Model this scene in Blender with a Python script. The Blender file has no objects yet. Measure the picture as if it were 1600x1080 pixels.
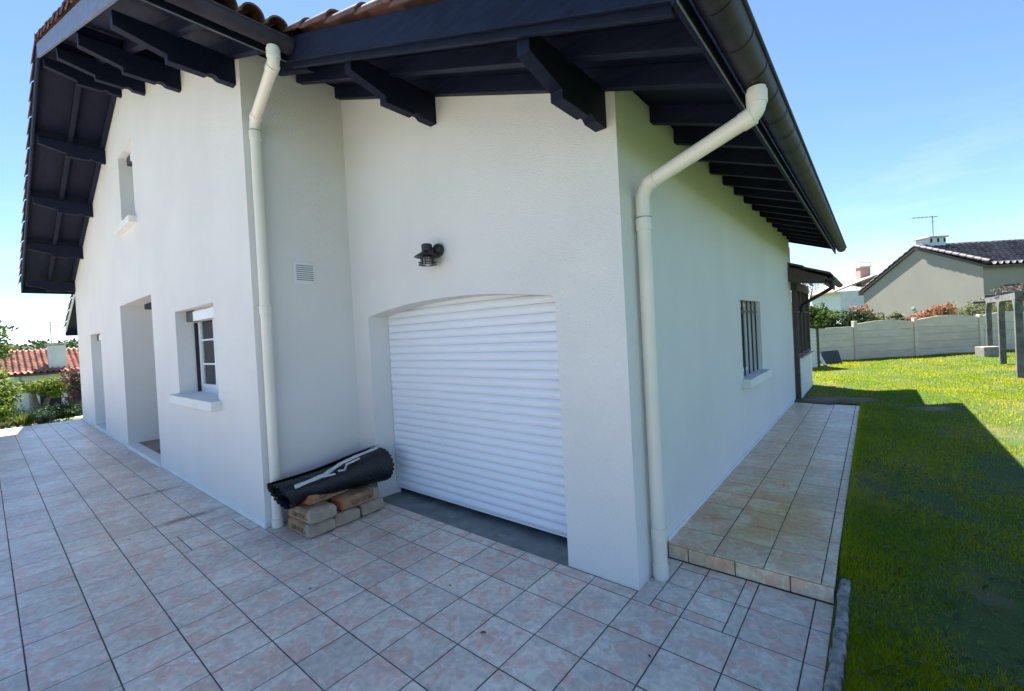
import bpy, bmesh, math, random
import numpy as np
from mathutils import Vector, Matrix
from mathutils.geometry import tessellate_polygon
random.seed(7); RNG = np.random.default_rng(7)
scene = bpy.context.scene
COL = scene.collection

# ------------------------------------------------------------------ camera
cam_d = bpy.data.cameras.new('camera'); cam = bpy.data.objects.new('camera', cam_d); COL.objects.link(cam)
cam_d.sensor_width = 36.0; cam_d.lens = 15.404; cam_d.shift_y = -0.00783
cam_d.clip_start = 0.05; cam_d.clip_end = 6000
CAM = Vector((1.3234, -2.8422, 1.8425))
cr, cu, cf = Vector((.76976, .63617, -.05246)), Vector((.03352, .04179, .99856)), Vector((-.63745, .77042, -.01085))
cam.matrix_world = Matrix(((cr.x, cu.x, -cf.x, CAM.x), (cr.y, cu.y, -cf.y, CAM.y), (cr.z, cu.z, -cf.z, CAM.z), (0, 0, 0, 1)))
scene.camera = cam

# ------------------------------------------------------------------ sky, sun, exposure
SUN = Vector((-1.62, 1.12, 3.25)).normalized()
elev = math.asin(SUN.z); azim = math.atan2(SUN.x, SUN.y)
world = bpy.data.worlds.new('World'); scene.world = world; world.use_nodes = True
wn, wl = world.node_tree.nodes, world.node_tree.links
bg = wn['Background']; bg.inputs[1].default_value = 0.072
sky = wn.new('ShaderNodeTexSky'); sky.sky_type = 'NISHITA'; sky.sun_disc = False
sky.sun_elevation = elev; sky.sun_rotation = azim
sky.altitude = 1200; sky.air_density = 1.0; sky.dust_density = 0.2; sky.ozone_density = 5.5
# thin high cloud, low over the horizon
tc = wn.new('ShaderNodeTexCoord'); mp = wn.new('ShaderNodeMapping'); mp.inputs['Scale'].default_value = (2.2, 2.2, 11.0)
nz = wn.new('ShaderNodeTexNoise'); nz.inputs['Scale'].default_value = 1.5; nz.inputs['Detail'].default_value = 7; nz.inputs['Roughness'].default_value = .62
rmp = wn.new('ShaderNodeValToRGB'); rmp.color_ramp.elements[0].position = .50; rmp.color_ramp.elements[1].position = .80
sep = wn.new('ShaderNodeSeparateXYZ'); hr = wn.new('ShaderNodeMapRange')
hr.inputs['From Min'].default_value = .02; hr.inputs['From Max'].default_value = .34; hr.inputs['To Min'].default_value = .75; hr.inputs['To Max'].default_value = 0.0
mu = wn.new('ShaderNodeMath'); mu.operation = 'MULTIPLY'
mixc = wn.new('ShaderNodeMix'); mixc.data_type = 'RGBA'; mixc.inputs[7].default_value = (4.6, 5.0, 5.5, 1)
wl.new(tc.outputs['Generated'], mp.inputs[0]); wl.new(mp.outputs[0], nz.inputs[0]); wl.new(nz.outputs[0], rmp.inputs[0])
wl.new(tc.outputs['Generated'], sep.inputs[0]); wl.new(sep.outputs[2], hr.inputs[0])
wl.new(rmp.outputs[0], mu.inputs[0]); wl.new(hr.outputs[0], mu.inputs[1]); wl.new(mu.outputs[0], mixc.inputs[0])
wl.new(sky.outputs[0], mixc.inputs[6]); wl.new(mixc.outputs[2], bg.inputs[0])
sd = bpy.data.lights.new('sun', 'SUN'); sd.energy = 5.0; sd.angle = math.radians(.53); sd.color = (1, .965, .91)
so = bpy.data.objects.new('sun', sd); COL.objects.link(so); so.rotation_euler = (-SUN).to_track_quat('-Z', 'Y').to_euler(); so.location = (0, 0, 30)
vs = scene.view_settings; vs.view_transform = 'Standard'; vs.look = 'None'; vs.gamma = 1; vs.exposure = 1.80; vs.use_curve_mapping = False

# ------------------------------------------------------------------ materials
def mat(name, c1, c2=None, scale=8, rough=.7, bump=0, bscale=200, detail=4, metallic=0, spec=.5, coords='Object', stretch=(1, 1, 1), rnd=0, island=0, trans=0, tcol=None, lo=.35, hi=.65):
    m = bpy.data.materials.new(name); m.use_nodes = True
    n, l = m.node_tree.nodes, m.node_tree.links
    b = n['Principled BSDF']; b.inputs['Roughness'].default_value = rough; b.inputs['Metallic'].default_value = metallic
    b.inputs['Specular IOR Level'].default_value = spec
    if c2 is None: c2 = tuple(v * .86 for v in c1)
    if coords == 'World':
        g = n.new('ShaderNodeNewGeometry'); vec = g.outputs['Position']
    else:
        t = n.new('ShaderNodeTexCoord'); vec = t.outputs['Object']
    mpn = n.new('ShaderNodeMapping'); mpn.inputs['Scale'].default_value = stretch; l.new(vec, mpn.inputs[0]); vec = mpn.outputs[0]
    nz = n.new('ShaderNodeTexNoise'); nz.inputs['Scale'].default_value = scale; nz.inputs['Detail'].default_value = detail; l.new(vec, nz.inputs[0])
    r = n.new('ShaderNodeMapRange'); r.inputs['From Min'].default_value = lo; r.inputs['From Max'].default_value = hi; l.new(nz.outputs[0], r.inputs[0])
    mx = n.new('ShaderNodeMix'); mx.data_type = 'RGBA'; mx.inputs[6].default_value = (*c1, 1); mx.inputs[7].default_value = (*c2, 1)
    l.new(r.outputs[0], mx.inputs[0]); out = mx.outputs[2]
    if rnd or island:
        if island:
            src = n.new('ShaderNodeNewGeometry').outputs['Random Per Island']
        else:
            src = n.new('ShaderNodeObjectInfo').outputs['Random']
        k = island or rnd
        mr = n.new('ShaderNodeMapRange'); mr.inputs['To Min'].default_value = 1 - k; mr.inputs['To Max'].default_value = 1 + k; l.new(src, mr.inputs[0])
        h = n.new('ShaderNodeHueSaturation'); l.new(out, h.inputs['Color']); l.new(mr.outputs[0], h.inputs['Value']); out = h.outputs[0]
    l.new(out, b.inputs['Base Color'])
    if trans:
        td = n.new('ShaderNodeBsdfTranslucent'); tsrc = out
        if tcol:
            tm = n.new('ShaderNodeMix'); tm.data_type = 'RGBA'; tm.blend_type = 'MULTIPLY'; tm.inputs[0].default_value = 1; tm.clamp_result = False; tm.inputs[7].default_value = (*tcol, 1); l.new(out, tm.inputs[6]); tsrc = tm.outputs[2]
        l.new(tsrc, td.inputs[0]); ms = n.new('ShaderNodeMixShader'); ms.inputs[0].default_value = trans
        l.new(b.outputs[0], ms.inputs[1]); l.new(td.outputs[0], ms.inputs[2]); l.new(ms.outputs[0], n['Material Output'].inputs[0])
    if bump:
        nb = n.new('ShaderNodeTexNoise'); nb.inputs['Scale'].default_value = bscale; nb.inputs['Detail'].default_value = 3; l.new(vec, nb.inputs[0])
        bm_ = n.new('ShaderNodeBump'); bm_.inputs['Strength'].default_value = bump; bm_.inputs['Distance'].default_value = .01
        l.new(nb.outputs[0], bm_.inputs['Height']); l.new(bm_.outputs[0], b.inputs['Normal'])
    return m

def glass_mat(name, tint=(.9, .95, 1)):
    m = bpy.data.materials.new(name); m.use_nodes = True
    n, l = m.node_tree.nodes, m.node_tree.links
    tr = n.new('ShaderNodeBsdfTransparent'); tr.inputs[0].default_value = (*tint, 1)
    gl = n.new('ShaderNodeBsdfGlossy'); gl.inputs['Roughness'].default_value = .02
    fr = n.new('ShaderNodeFresnel'); fr.inputs[0].default_value = 1.5
    ms = n.new('ShaderNodeMixShader'); l.new(fr.outputs[0], ms.inputs[0]); l.new(tr.outputs[0], ms.inputs[1]); l.new(gl.outputs[0], ms.inputs[2])
    l.new(ms.outputs[0], n['Material Output'].inputs[0]); return m

def tile_mat(name, stain=False):
    """glazed floor tile: broken-marble print, random per tile"""
    m = bpy.data.materials.new(name); m.use_nodes = True
    n, l = m.node_tree.nodes, m.node_tree.links; b = n['Principled BSDF']
    g = n.new('ShaderNodeNewGeometry'); oi = n.new('ShaderNodeObjectInfo')
    ad = n.new('ShaderNodeVectorMath'); ad.operation = 'MULTIPLY_ADD'
    cx = n.new('ShaderNodeCombineXYZ')
    for i in range(3): l.new(oi.outputs['Random'], cx.inputs[i])
    ad.inputs[1].default_value = (37, 53, 11); l.new(cx.outputs[0], ad.inputs[0]); l.new(g.outputs['Position'], ad.inputs[2])
    nz = n.new('ShaderNodeTexNoise'); nz.inputs['Scale'].default_value = 9; nz.inputs['Detail'].default_value = 5; l.new(ad.outputs[0], nz.inputs[0])
    wp = n.new('ShaderNodeVectorMath'); wp.operation = 'MULTIPLY_ADD'; wp.inputs[1].default_value = (.085, .085, .085)
    l.new(nz.outputs['Color'], wp.inputs[0]); l.new(ad.outputs[0], wp.inputs[2])
    v = n.new('ShaderNodeTexVoronoi'); v.inputs['Scale'].default_value = 10; l.new(wp.outputs[0], v.inputs['Vector'])
    ve = n.new('ShaderNodeTexVoronoi'); ve.feature = 'DISTANCE_TO_EDGE'; ve.inputs['Scale'].default_value = 10; l.new(wp.outputs[0], ve.inputs['Vector'])
    sp = n.new('ShaderNodeSeparateColor'); l.new(v.outputs['Color'], sp.inputs[0])
    cr_ = n.new('ShaderNodeValToRGB'); e = cr_.color_ramp.elements; cr_.color_ramp.interpolation = 'EASE'
    e[0].position = .0; e[0].color = (.59, .51, .42, 1); e[1].position = 1; e[1].color = (.63, .44, .36, 1)
    for p_, c_ in ((.40, (.64, .575, .48, 1)), (.58, (.55, .49, .42, 1)), (.70, (.63, .46, .38, 1))):
        x = cr_.color_ramp.elements.new(p_); x.color = c_
    l.new(sp.outputs[0], cr_.inputs[0])
    vr = n.new('ShaderNodeMapRange'); vr.inputs['From Min'].default_value = .0; vr.inputs['From Max'].default_value = .045; vr.inputs['To Min'].default_value = .7; vr.inputs['To Max'].default_value = 0
    l.new(ve.outputs[0], vr.inputs[0])
    mx = n.new('ShaderNodeMix'); mx.data_type = 'RGBA'; mx.inputs[7].default_value = (.72, .69, .63, 1); vn = n.new('ShaderNodeTexNoise'); vn.inputs['Scale'].default_value = 12; l.new(ad.outputs[0], vn.inputs[0]); vq = n.new('ShaderNodeMapRange'); vq.inputs['From Min'].default_value = .42; vq.inputs['From Max'].default_value = .6; l.new(vn.outputs[0], vq.inputs[0]); vm = n.new('ShaderNodeMath'); vm.operation = 'MULTIPLY'; l.new(vr.outputs[0], vm.inputs[0]); l.new(vq.outputs[0], vm.inputs[1]); l.new(vm.outputs[0], mx.inputs[0]); l.new(cr_.outputs[0], mx.inputs[6])
    # marbled cloud and broad dirt
    n2 = n.new('ShaderNodeTexNoise'); n2.inputs['Scale'].default_value = 26; n2.inputs['Detail'].default_value = 5; l.new(wp.outputs[0], n2.inputs[0])
    m2 = n.new('ShaderNodeMix'); m2.data_type = 'RGBA'; m2.blend_type = 'MULTIPLY'; m2.inputs[0].default_value = .8; l.new(mx.outputs[2], m2.inputs[6])
    r2 = n.new('ShaderNodeMapRange'); r2.inputs['From Min'].default_value = .3; r2.inputs['From Max'].default_value = .7; r2.inputs['To Min'].default_value = .72; r2.inputs['To Max'].default_value = 1.12; l.new(n2.outputs[0], r2.inputs[0])
    l.new(r2.outputs[0], m2.inputs[7])
    n3 = n.new('ShaderNodeTexNoise'); n3.inputs['Scale'].default_value = 1.1; n3.inputs['Detail'].default_value = 6; n3.inputs['Roughness'].default_value = .65; l.new(g.outputs['Position'], n3.inputs[0])
    r3 = n.new('ShaderNodeMapRange'); r3.inputs['From Min'].default_value = .35; r3.inputs['From Max'].default_value = .7; r3.inputs['To Min'].default_value = 1.34; r3.inputs['To Max'].default_value = 1.05; l.new(n3.outputs[0], r3.inputs[0])
    m3 = n.new('ShaderNodeMix'); m3.data_type = 'RGBA'; m3.blend_type = 'MULTIPLY'; m3.inputs[0].default_value = 1; l.new(m2.outputs[2], m3.inputs[6]); l.new(r3.outputs[0], m3.inputs[7])
    out = m3.outputs[2]
    def streak(cxy, rad, col, thr, amount, sc=3.0):
        nonlocal out
        sb = n.new('ShaderNodeVectorMath'); sb.operation = 'SUBTRACT'; sb.inputs[1].default_value = (*cxy, 0); l.new(g.outputs['Position'], sb.inputs[0])
        dv = n.new('ShaderNodeVectorMath'); dv.operation = 'DIVIDE'; dv.inputs[1].default_value = (*rad, 1); l.new(sb.outputs[0], dv.inputs[0])
        ln = n.new('ShaderNodeVectorMath'); ln.operation = 'LENGTH'; l.new(dv.outputs[0], ln.inputs[0])
        mr = n.new('ShaderNodeMapRange'); mr.inputs['From Min'].default_value = .35; mr.inputs['From Max'].default_value = 1; mr.inputs['To Min'].default_value = 1; mr.inputs['To Max'].default_value = 0; l.new(ln.outputs['Value'], mr.inputs[0])
        nn = n.new('ShaderNodeTexNoise'); nn.inputs['Scale'].default_value = sc; nn.inputs['Detail'].default_value = 6; l.new(g.outputs['Position'], nn.inputs[0])
        nr = n.new('ShaderNodeMapRange'); nr.inputs['From Min'].default_value = thr; nr.inputs['From Max'].default_value = thr + .2; l.new(nn.outputs[0], nr.inputs[0])
        q = n.new('ShaderNodeMath'); q.operation = 'MULTIPLY'; l.new(mr.outputs[0], q.inputs[0]); l.new(nr.outputs[0], q.inputs[1])
        q2 = n.new('ShaderNodeMath'); q2.operation = 'MULTIPLY'; q2.inputs[1].default_value = amount; l.new(q.outputs[0], q2.inputs[0])
        mm = n.new('ShaderNodeMix'); mm.data_type = 'RGBA'; mm.blend_type = 'MULTIPLY'; mm.inputs[7].default_value = (*col, 1); l.new(q2.outputs[0], mm.inputs[0]); l.new(out, mm.inputs[6]); out = mm.outputs[2]
    if stain:   # yellowish moss film on the raised walk
        streak((.5, 4.0), (3.0, 9.0), (1.0, .93, .78), .0, 1.0, 2.2)
        streak((.45, 1.55), (.80, 1.4), (.84, .70, .44), .34, .95, 2.2)
        streak((.6, 3.6), (.7, 1.6), (.86, .80, .62), .4, .6, 2.0)
    else:       # two dark tyre-like rust streaks
        streak((-6.0, -1.52), (.09, .36), (.36, .31, .29), .30, .95, 9)
        streak((-4.56, -1.50), (.10, .40), (.36, .31, .29), .30, .95, 9)
        streak((-2.2, -.6), (1.3, .7), (.80, .80, .80), .35, .8, 2.5)
    hs = n.new('ShaderNodeHueSaturation'); mr = n.new('ShaderNodeMapRange'); mr.inputs['To Min'].default_value = .91; mr.inputs['To Max'].default_value = 1.07
    l.new(oi.outputs['Random'], mr.inputs[0]); l.new(mr.outputs[0], hs.inputs['Value']); l.new(out, hs.inputs['Color']); l.new(hs.outputs[0], b.inputs['Base Color'])
    rr = n.new('ShaderNodeMapRange'); rr.inputs['To Min'].default_value = .22; rr.inputs['To Max'].default_value = .5; l.new(n3.outputs[0], rr.inputs[0]); l.new(rr.outputs[0], b.inputs['Roughness'])
    bp = n.new('ShaderNodeBump'); bp.inputs['Strength'].default_value = .12; bp.inputs['Distance'].default_value = .004; l.new(n2.outputs[0], bp.inputs['Height']); l.new(bp.outputs[0], b.inputs['Normal'])
    return m

M = {}
M['render'] = mat('white_render', (.83, .815, .785), (.785, .77, .74), .9, .88, .95, 120, coords='World', spec=.25)
M['plinth'] = mat('plinth_paint', (.80, .80, .77), (.74, .74, .71), 3, .7, .15, 120, coords='World')
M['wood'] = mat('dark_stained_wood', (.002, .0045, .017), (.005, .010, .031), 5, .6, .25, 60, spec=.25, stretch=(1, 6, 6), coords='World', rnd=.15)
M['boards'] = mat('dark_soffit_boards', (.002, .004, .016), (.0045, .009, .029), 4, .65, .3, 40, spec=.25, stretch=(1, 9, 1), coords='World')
M['verge'] = mat('weathered_verge_board', (.11, .14, .23), (.17, .20, .30), 6, .55, .2, 60, stretch=(1, 5, 5), coords='World')
M['gutter'] = mat('brown_gutter', (.024, .024, .036), (.044, .040, .054), 7, .5, .08, 40, coords='World', spec=.25)
M['pipe'] = mat('cream_pipe', (.80, .765, .67), (.74, .705, .615), 2.5, .38, 0, coords='World')
M['tile_roof'] = mat('brown_roof_tile', (.10, .055, .045), (.20, .105, .080), 6, .75, .3, 60, coords='World', rnd=.25)
M['pvc'] = mat('white_pvc', (.80, .81, .83), (.76, .77, .79), 3, .35, 0)
M['slat'] = mat('white_aluminium_slat', (.84, .865, .92), (.81, .835, .89), 1.2, .42, 0, coords='World')
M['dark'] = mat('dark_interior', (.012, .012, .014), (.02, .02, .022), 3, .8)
M['room'] = mat('room_plaster', (.30, .29, .27), (.26, .25, .24), 3, .9)
M['concrete'] = mat('grey_concrete', (.15, .17, .168), (.24, .26, .25), 5, .8, .3, 60, coords='World', detail=7)
M['grout'] = mat('grout', (.060, .054, .050), (.10, .09, .083), 14, .9, coords='World')
M['bounce'] = mat('pale_bounce_ground', (.34, .33, .31), (.28, .27, .25), 3, .9, .5, 90, coords='World', detail=8)  # pale surface for the added ground that reflects sun at the house
M['tile'] = tile_mat('terrace_tile'); M['walk'] = tile_mat('walk_tile', True)
M['porch'] = mat('porch_tile', (.22, .16, .11), (.30, .23, .17), 12, .5, coords='World', rnd=.12)
M['iron'] = mat('black_iron', (.012, .012, .014), (.022, .022, .024), 20, .45, .1, 100)
M['glass'] = glass_mat('clear_glass')
M['curtain'] = mat('grey_curtain', (.90, .90, .90), (.55, .56, .58), 3, .9, stretch=(7, 7, .1))
M['mat_black'] = mat('black_membrane', (.004, .005, .009), (.009, .011, .018), 9, .36, .1, 80)
M['tape'] = mat('white_tape', (.62, .62, .62), (.50, .50, .50), 9, .45)
M['bag'] = mat('kraft_paper_bag', (.38, .24, .125), (.24, .15, .075), 9, .8, .5, 30, detail=6, rnd=.12)
M['bagw'] = mat('pale_bag_end', (.44, .36, .27), (.31, .25, .18), 12, .8, .4, 40)
M['bago'] = mat('orange_bag_print', (.46, .16, .07), (.34, .12, .06), 12, .8)
M['ink'] = mat('black_ink', (.03, .03, .03), (.05, .05, .05), 30, .8)
M['ink_green'] = mat('green_ink', (.05, .16, .09), (.07, .2, .1), 30, .8)
M['stone'] = mat('rough_kerb_stone', (.15, .145, .125), (.36, .34, .31), 16, .9, .9, 45, coords='World', detail=8, rnd=.18)
M['soil'] = mat('soil', (.10, .075, .05), (.22, .17, .115), 2.3, .95, .6, 30, coords='World', detail=8)
M['lawn'] = mat('lawn_ground', (.045, .085, .012), (.15, .12, .06), 1.3, .95, .9, 55, coords='World', detail=9, lo=.52, hi=.75)
M['grass'] = mat('grass_blade', (.070, .150, .016), (.140, .195, .018), .9, .8, 0, coords='World', island=.32, trans=.5, tcol=(4.9, 3.3, .22), detail=7, spec=.06)
M['dry'] = mat('dry_grass', (.30, .24, .14), (.20, .17, .09), 2, .8, 0, coords='World', island=.3, trans=.3)
M['fence'] = mat('concrete_fence', (.72, .62, .49), (.62, .535, .425), 2.5, .85, .25, 60, coords='World', detail=8, stretch=(1, 1, 2.5), rnd=.08)
M['pergola'] = mat('grey_pergola', (.10, .098, .088), (.19, .185, .17), 7, .85, .3, 50, coords='World')
M['nwall'] = mat('neighbour_render', (.36, .325, .27), (.325, .295, .245), .7, .9, .2, 60, coords='World', detail=7)
M['ntile'] = mat('neighbour_dark_tile', (.045, .038, .042), (.095, .080, .082), 3.2, .6, .2, 60, coords='World', detail=6)
M['rtile'] = mat('neighbour_red_tile', (.38, .13, .075), (.60, .27, .17), 2.6, .7, .2, 50, coords='World', detail=6)
M['white'] = mat('white_paint', (.78, .77, .74), (.70, .69, .66), 2, .8, coords='World')
M['brick'] = mat('pink_brick', (.42, .27, .22), (.50, .36, .30), 8, .85, .3, 40, coords='World')
M['brown'] = mat('brown_veranda_wood', (.055, .035, .028), (.09, .06, .048), 9, .55, .2, 60, coords='World', stretch=(4, 4, 1))
M['antenna'] = mat('antenna_metal', (.30, .30, .31), (.22, .22, .23), 9, .4, metallic=.7)
M['bark'] = mat('bark', (.12, .09, .065), (.20, .16, .12), 14, .9, .6, 30, coords='World')
M['plastic'] = mat('dark_blue_plastic', (.016, .022, .035), (.028, .036, .05), 6, .5)
def tile_vary(m, sx, sy, k=.35):
    n, l = m.node_tree.nodes, m.node_tree.links; b = n['Principled BSDF']; src = b.inputs['Base Color'].links[0].from_socket
    t = n.new('ShaderNodeTexCoord'); sn = n.new('ShaderNodeVectorMath'); sn.operation = 'SNAP'; sn.inputs[1].default_value = (sx, sy, 50); l.new(t.outputs['Object'], sn.inputs[0])
    wn_ = n.new('ShaderNodeTexWhiteNoise'); l.new(sn.outputs[0], wn_.inputs['Vector']); mr = n.new('ShaderNodeMapRange'); mr.inputs['To Min'].default_value = 1 - k; mr.inputs['To Max'].default_value = 1 + k; l.new(wn_.outputs['Value'], mr.inputs[0])
    h = n.new('ShaderNodeHueSaturation'); l.new(src, h.inputs['Color']); l.new(mr.outputs[0], h.inputs['Value']); l.new(h.outputs[0], b.inputs['Base Color'])
tile_vary(M['ntile'], .32, .36, .55); tile_vary(M['rtile'], .42, .42, .35)
def leafm(name, a, b, isl=.4, tr=.4): return mat(name, a, b, 1.7, .55, 0, coords='World', island=isl, trans=tr, spec=.3)
M['leaf'] = leafm('green_leaf', (.05, .095, .018), (.10, .15, .03))
M['leaf_l'] = leafm('yellow_green_leaf', (.13, .19, .025), (.20, .25, .045))
M['leaf_d'] = leafm('dark_green_leaf', (.025, .055, .020), (.05, .085, .03))
M['leaf_r'] = leafm('red_leaf', (.33, .10, .05), (.26, .14, .06))
M['leaf_v'] = leafm('pale_hedge_leaf', (.14, .17, .06), (.26, .27, .15))
M['leaf_p'] = leafm('purple_leaf', (.16, .075, .06), (.10, .06, .05))
M['leaf_b'] = leafm('brown_vine', (.13, .11, .085), (.20, .17, .13), tr=.2)
M['hill'] = mat('wooded_hill', (.045, .075, .035), (.10, .14, .055), .035, .95, .8, .2, coords='World', detail=10)
M['ground'] = mat('far_ground', (.07, .11, .03), (.12, .14, .05), .05, .95, .2, .5, coords='World', detail=8)

# ------------------------------------------------------------------ mesh helpers
class MB:
    def __init__(s): s.v = []; s.f = []; s.mi = []
    def add(s, vs, fs, mi=0):
        o = len(s.v); s.v += [tuple(v) for v in vs]; s.f += [tuple(i + o for i in f) for f in fs]; s.mi += [mi] * len(fs); return s
    def box(s, x0, x1, y0, y1, z0, z1, mi=0):
        return s.add([(x0, y0, z0), (x1, y0, z0), (x1, y1, z0), (x0, y1, z0), (x0, y0, z1), (x1, y0, z1), (x1, y1, z1), (x0, y1, z1)],
                     [(0, 3, 2, 1), (4, 5, 6, 7), (0, 1, 5, 4), (1, 2, 6, 5), (2, 3, 7, 6), (3, 0, 4, 7)], mi)
    def prism(s, poly, axis, a, b, mi=0):
        """poly of 2D points extruded along axis ('x': poly=(y,z), 'y': poly=(x,z), 'z': poly=(x,y))"""
        def P(p, t): return (t, p[0], p[1]) if axis == 'x' else ((p[0], t, p[1]) if axis == 'y' else (p[0], p[1], t))
        n = len(poly); vs = [P(p, a) for p in poly] + [P(p, b) for p in poly]
        tri = tessellate_polygon([[Vector((p[0], p[1], 0)) for p in poly]])
        fs = [tuple(t) for t in tri] + [tuple(i + n for i in reversed(t)) for t in tri] + [(i, (i + 1) % n, (i + 1) % n + n, i + n) for i in range(n)]
        return s.add(vs, fs, mi)
    def tube(s, pts, r, seg=12, mi=0, caps=True):
        pts = [Vector(p) for p in pts]; rs = r if isinstance(r, (list, tuple)) else [r] * len(pts)
        o = len(s.v); n = len(pts); ref = None
        for i, p in enumerate(pts):
            t = (pts[min(i + 1, n - 1)] - pts[max(i - 1, 0)]).normalized()
            if ref is None: ref = Vector((0, 0, 1)) if abs(t.z) < .9 else Vector((1, 0, 0))
            u = (ref - t * ref.dot(t)).normalized(); w = t.cross(u); ref = u
            for k in range(seg):
                a = 2 * math.pi * k / seg; s.v.append(tuple(p + (u * math.cos(a) + w * math.sin(a)) * rs[i]))
        for i in range(n - 1):
            for k in range(seg):
                k2 = (k + 1) % seg; s.f.append((o + i * seg + k, o + i * seg + k2, o + (i + 1) * seg + k2, o + (i + 1) * seg + k)); s.mi.append(mi)
        if caps:
            s.f.append(tuple(o + k for k in reversed(range(seg)))); s.f.append(tuple(o + (n - 1) * seg + k for k in range(seg))); s.mi += [mi, mi]
        return s
    def lathe(s, prof, c, seg=20, mi=0):
        o = len(s.v); n = len(prof)
        for r, z in prof:
            for k in range(seg):
                a = 2 * math.pi * k / seg; s.v.append((c[0] + r * math.cos(a), c[1] + r * math.sin(a), c[2] + z))
        for i in range(n - 1):
            for k in range(seg):
                k2 = (k + 1) % seg; s.f.append((o + i * seg + k, o + i * seg + k2, o + (i + 1) * seg + k2, o + (i + 1) * seg + k)); s.mi.append(mi)
        return s
    def mesh(s, name, mats, smooth=False):
        me = bpy.data.meshes.new(name); me.from_pydata(s.v, [], s.f)
        for m_ in (mats if isinstance(mats, (list, tuple)) else [mats]): me.materials.append(m_)
        me.polygons.foreach_set('material_index', s.mi)
        bm = bmesh.new(); bm.from_mesh(me); bmesh.ops.recalc_face_normals(bm, faces=bm.faces); bm.to_mesh(me); bm.free()
        if smooth:
            me.polygons.foreach_set('use_smooth', [True] * len(me.polygons)); 
            try: me.set_sharp_from_angle(angle=math.radians(40))
            except Exception: pass
        return me
    def build(s, name, mats, parent=None, smooth=False, bevel=0):
        o = bpy.data.objects.new(name, s.mesh(name, mats, smooth)); COL.objects.link(o)
        if parent: o.parent = parent
        if bevel:
            b = o.modifiers.new('bevel', 'BEVEL'); b.width = bevel; b.segments = 2; b.limit_method = 'ANGLE'
        return o
def tag(o, label=None, cat=None, group=None, kind=None):
    if label: o['label'] = label
    if cat: o['category'] = cat
    if group: o['group'] = group
    if kind: o['kind'] = kind
    return o
def thing(name, loc, label, cat, group=None):
    o = bpy.data.objects.new(name, None); COL.objects.link(o); o.location = loc; o.empty_display_size = .1
    return tag(o, label, cat, group)
def inst(name, me, loc, parent=None, rot=(0, 0, 0), scale=(1, 1, 1)):
    o = bpy.data.objects.new(name, me); COL.objects.link(o); o.location = loc; o.rotation_euler = rot; o.scale = scale
    if parent: o.parent = parent
    return o
def np_mesh(name, verts, faces, mats, parent=None):
    """verts (n,3), faces (m,k) constant k"""
    me = bpy.data.meshes.new(name); n, (m, k) = len(verts), faces.shape
    me.vertices.add(n); me.vertices.foreach_set('co', verts.astype(np.float32).ravel())
    me.loops.add(m * k); me.loops.foreach_set('vertex_index', faces.astype(np.int32).ravel())
    me.polygons.add(m); me.polygons.foreach_set('loop_start', np.arange(0, m * k, k, dtype=np.int32))
    try: me.polygons.foreach_set('loop_total', np.full(m, k, dtype=np.int32))
    except Exception: pass
    me.update(calc_edges=True); me.validate()
    for mm in (mats if isinstance(mats, (list, tuple)) else [mats]): me.materials.append(mm)
    o = bpy.data.objects.new(name, me); COL.objects.link(o)
    if parent: o.parent = parent
    return o
def vis_px(p):
    """distance along the view axis and whether a point is near the view cone (level of detail only)"""
    d = Vector(p) - CAM; z = d.dot(cf)
    if z < .3: return z, False
    return z, abs(d.dot(cr) / z) < 1.25 and abs(d.dot(cu) / z) < .92

# ================================================================== SETTING
def lawn_h(x, y):
    x = np.asarray(x, float); y = np.asarray(y, float)
    h = .035 + .0132 * np.clip(y, 0, 22) + .014 * np.sin(x * .9 + 1.3) * np.sin(y * .55) + .010 * np.sin(x * 2.3 + y * 1.7)
    h = h + .07 * np.exp(-((x - 2.7) / 1.2) ** 2 - ((y - 8.2) / 2.2) ** 2)
    h = h + .065 * np.clip((y - .55) / .5, 0, 1) * np.clip((7.6 - y) / 1.5, 0, 1) * np.exp(-np.clip(x - 1.12, 0, 9) / .5)
    return h + np.clip((y - 22) * .03, 0, .6)
# ground to the horizon (falls away on the garden side)
mb = MB(); xs = [-3000, -600, -200, -90, -60, -45, -36, -30, -26, -22, -19, -17.5, -10, 5, 60, 400, 3000]; ys = [-3000, -400, -80, -25, -10, -4, 0, 4, 8, 14, 22, 45, 90, 400, 3000]
def gz(x, y):
    if x >= -17.4: return -.30
    t = min(1, (-17.4 - x) / 20); return -.30 - 1.25 * t
for x in xs:
    for y in ys: mb.v.append((x, y, gz(x, y)))
ny = len(ys)
for i in range(len(xs) - 1):
    for j in range(ny - 1): mb.f.append((i * ny + j, (i + 1) * ny + j, (i + 1) * ny + j + 1, i * ny + j + 1)); mb.mi.append(0)
tag(mb.build('ground', M['ground']), kind='structure')
# lawn sheet
X = np.concatenate([np.linspace(-30, 1.0, 32), np.linspace(1.074, 8, 40), np.linspace(8.5, 45, 24)]); Y = np.concatenate([np.linspace(-12, 0, 20), np.linspace(.35, 22, 60), np.linspace(23, 60, 16)])
gx, gy = np.meshgrid(X, Y, indexing='ij'); V = np.stack([gx, gy, lawn_h(gx, gy)], -1).reshape(-1, 3)
F = []
for i in range(len(X) - 1):
    for j in range(len(Y) - 1):
        if X[i] < 1.07 and Y[j] < 7.5: continue
        a = i * len(Y) + j; F.append((a, a + len(Y), a + len(Y) + 1, a + 1))
o = np_mesh('lawn', V, np.array(F), M['lawn']); tag(o, kind='structure')
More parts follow.
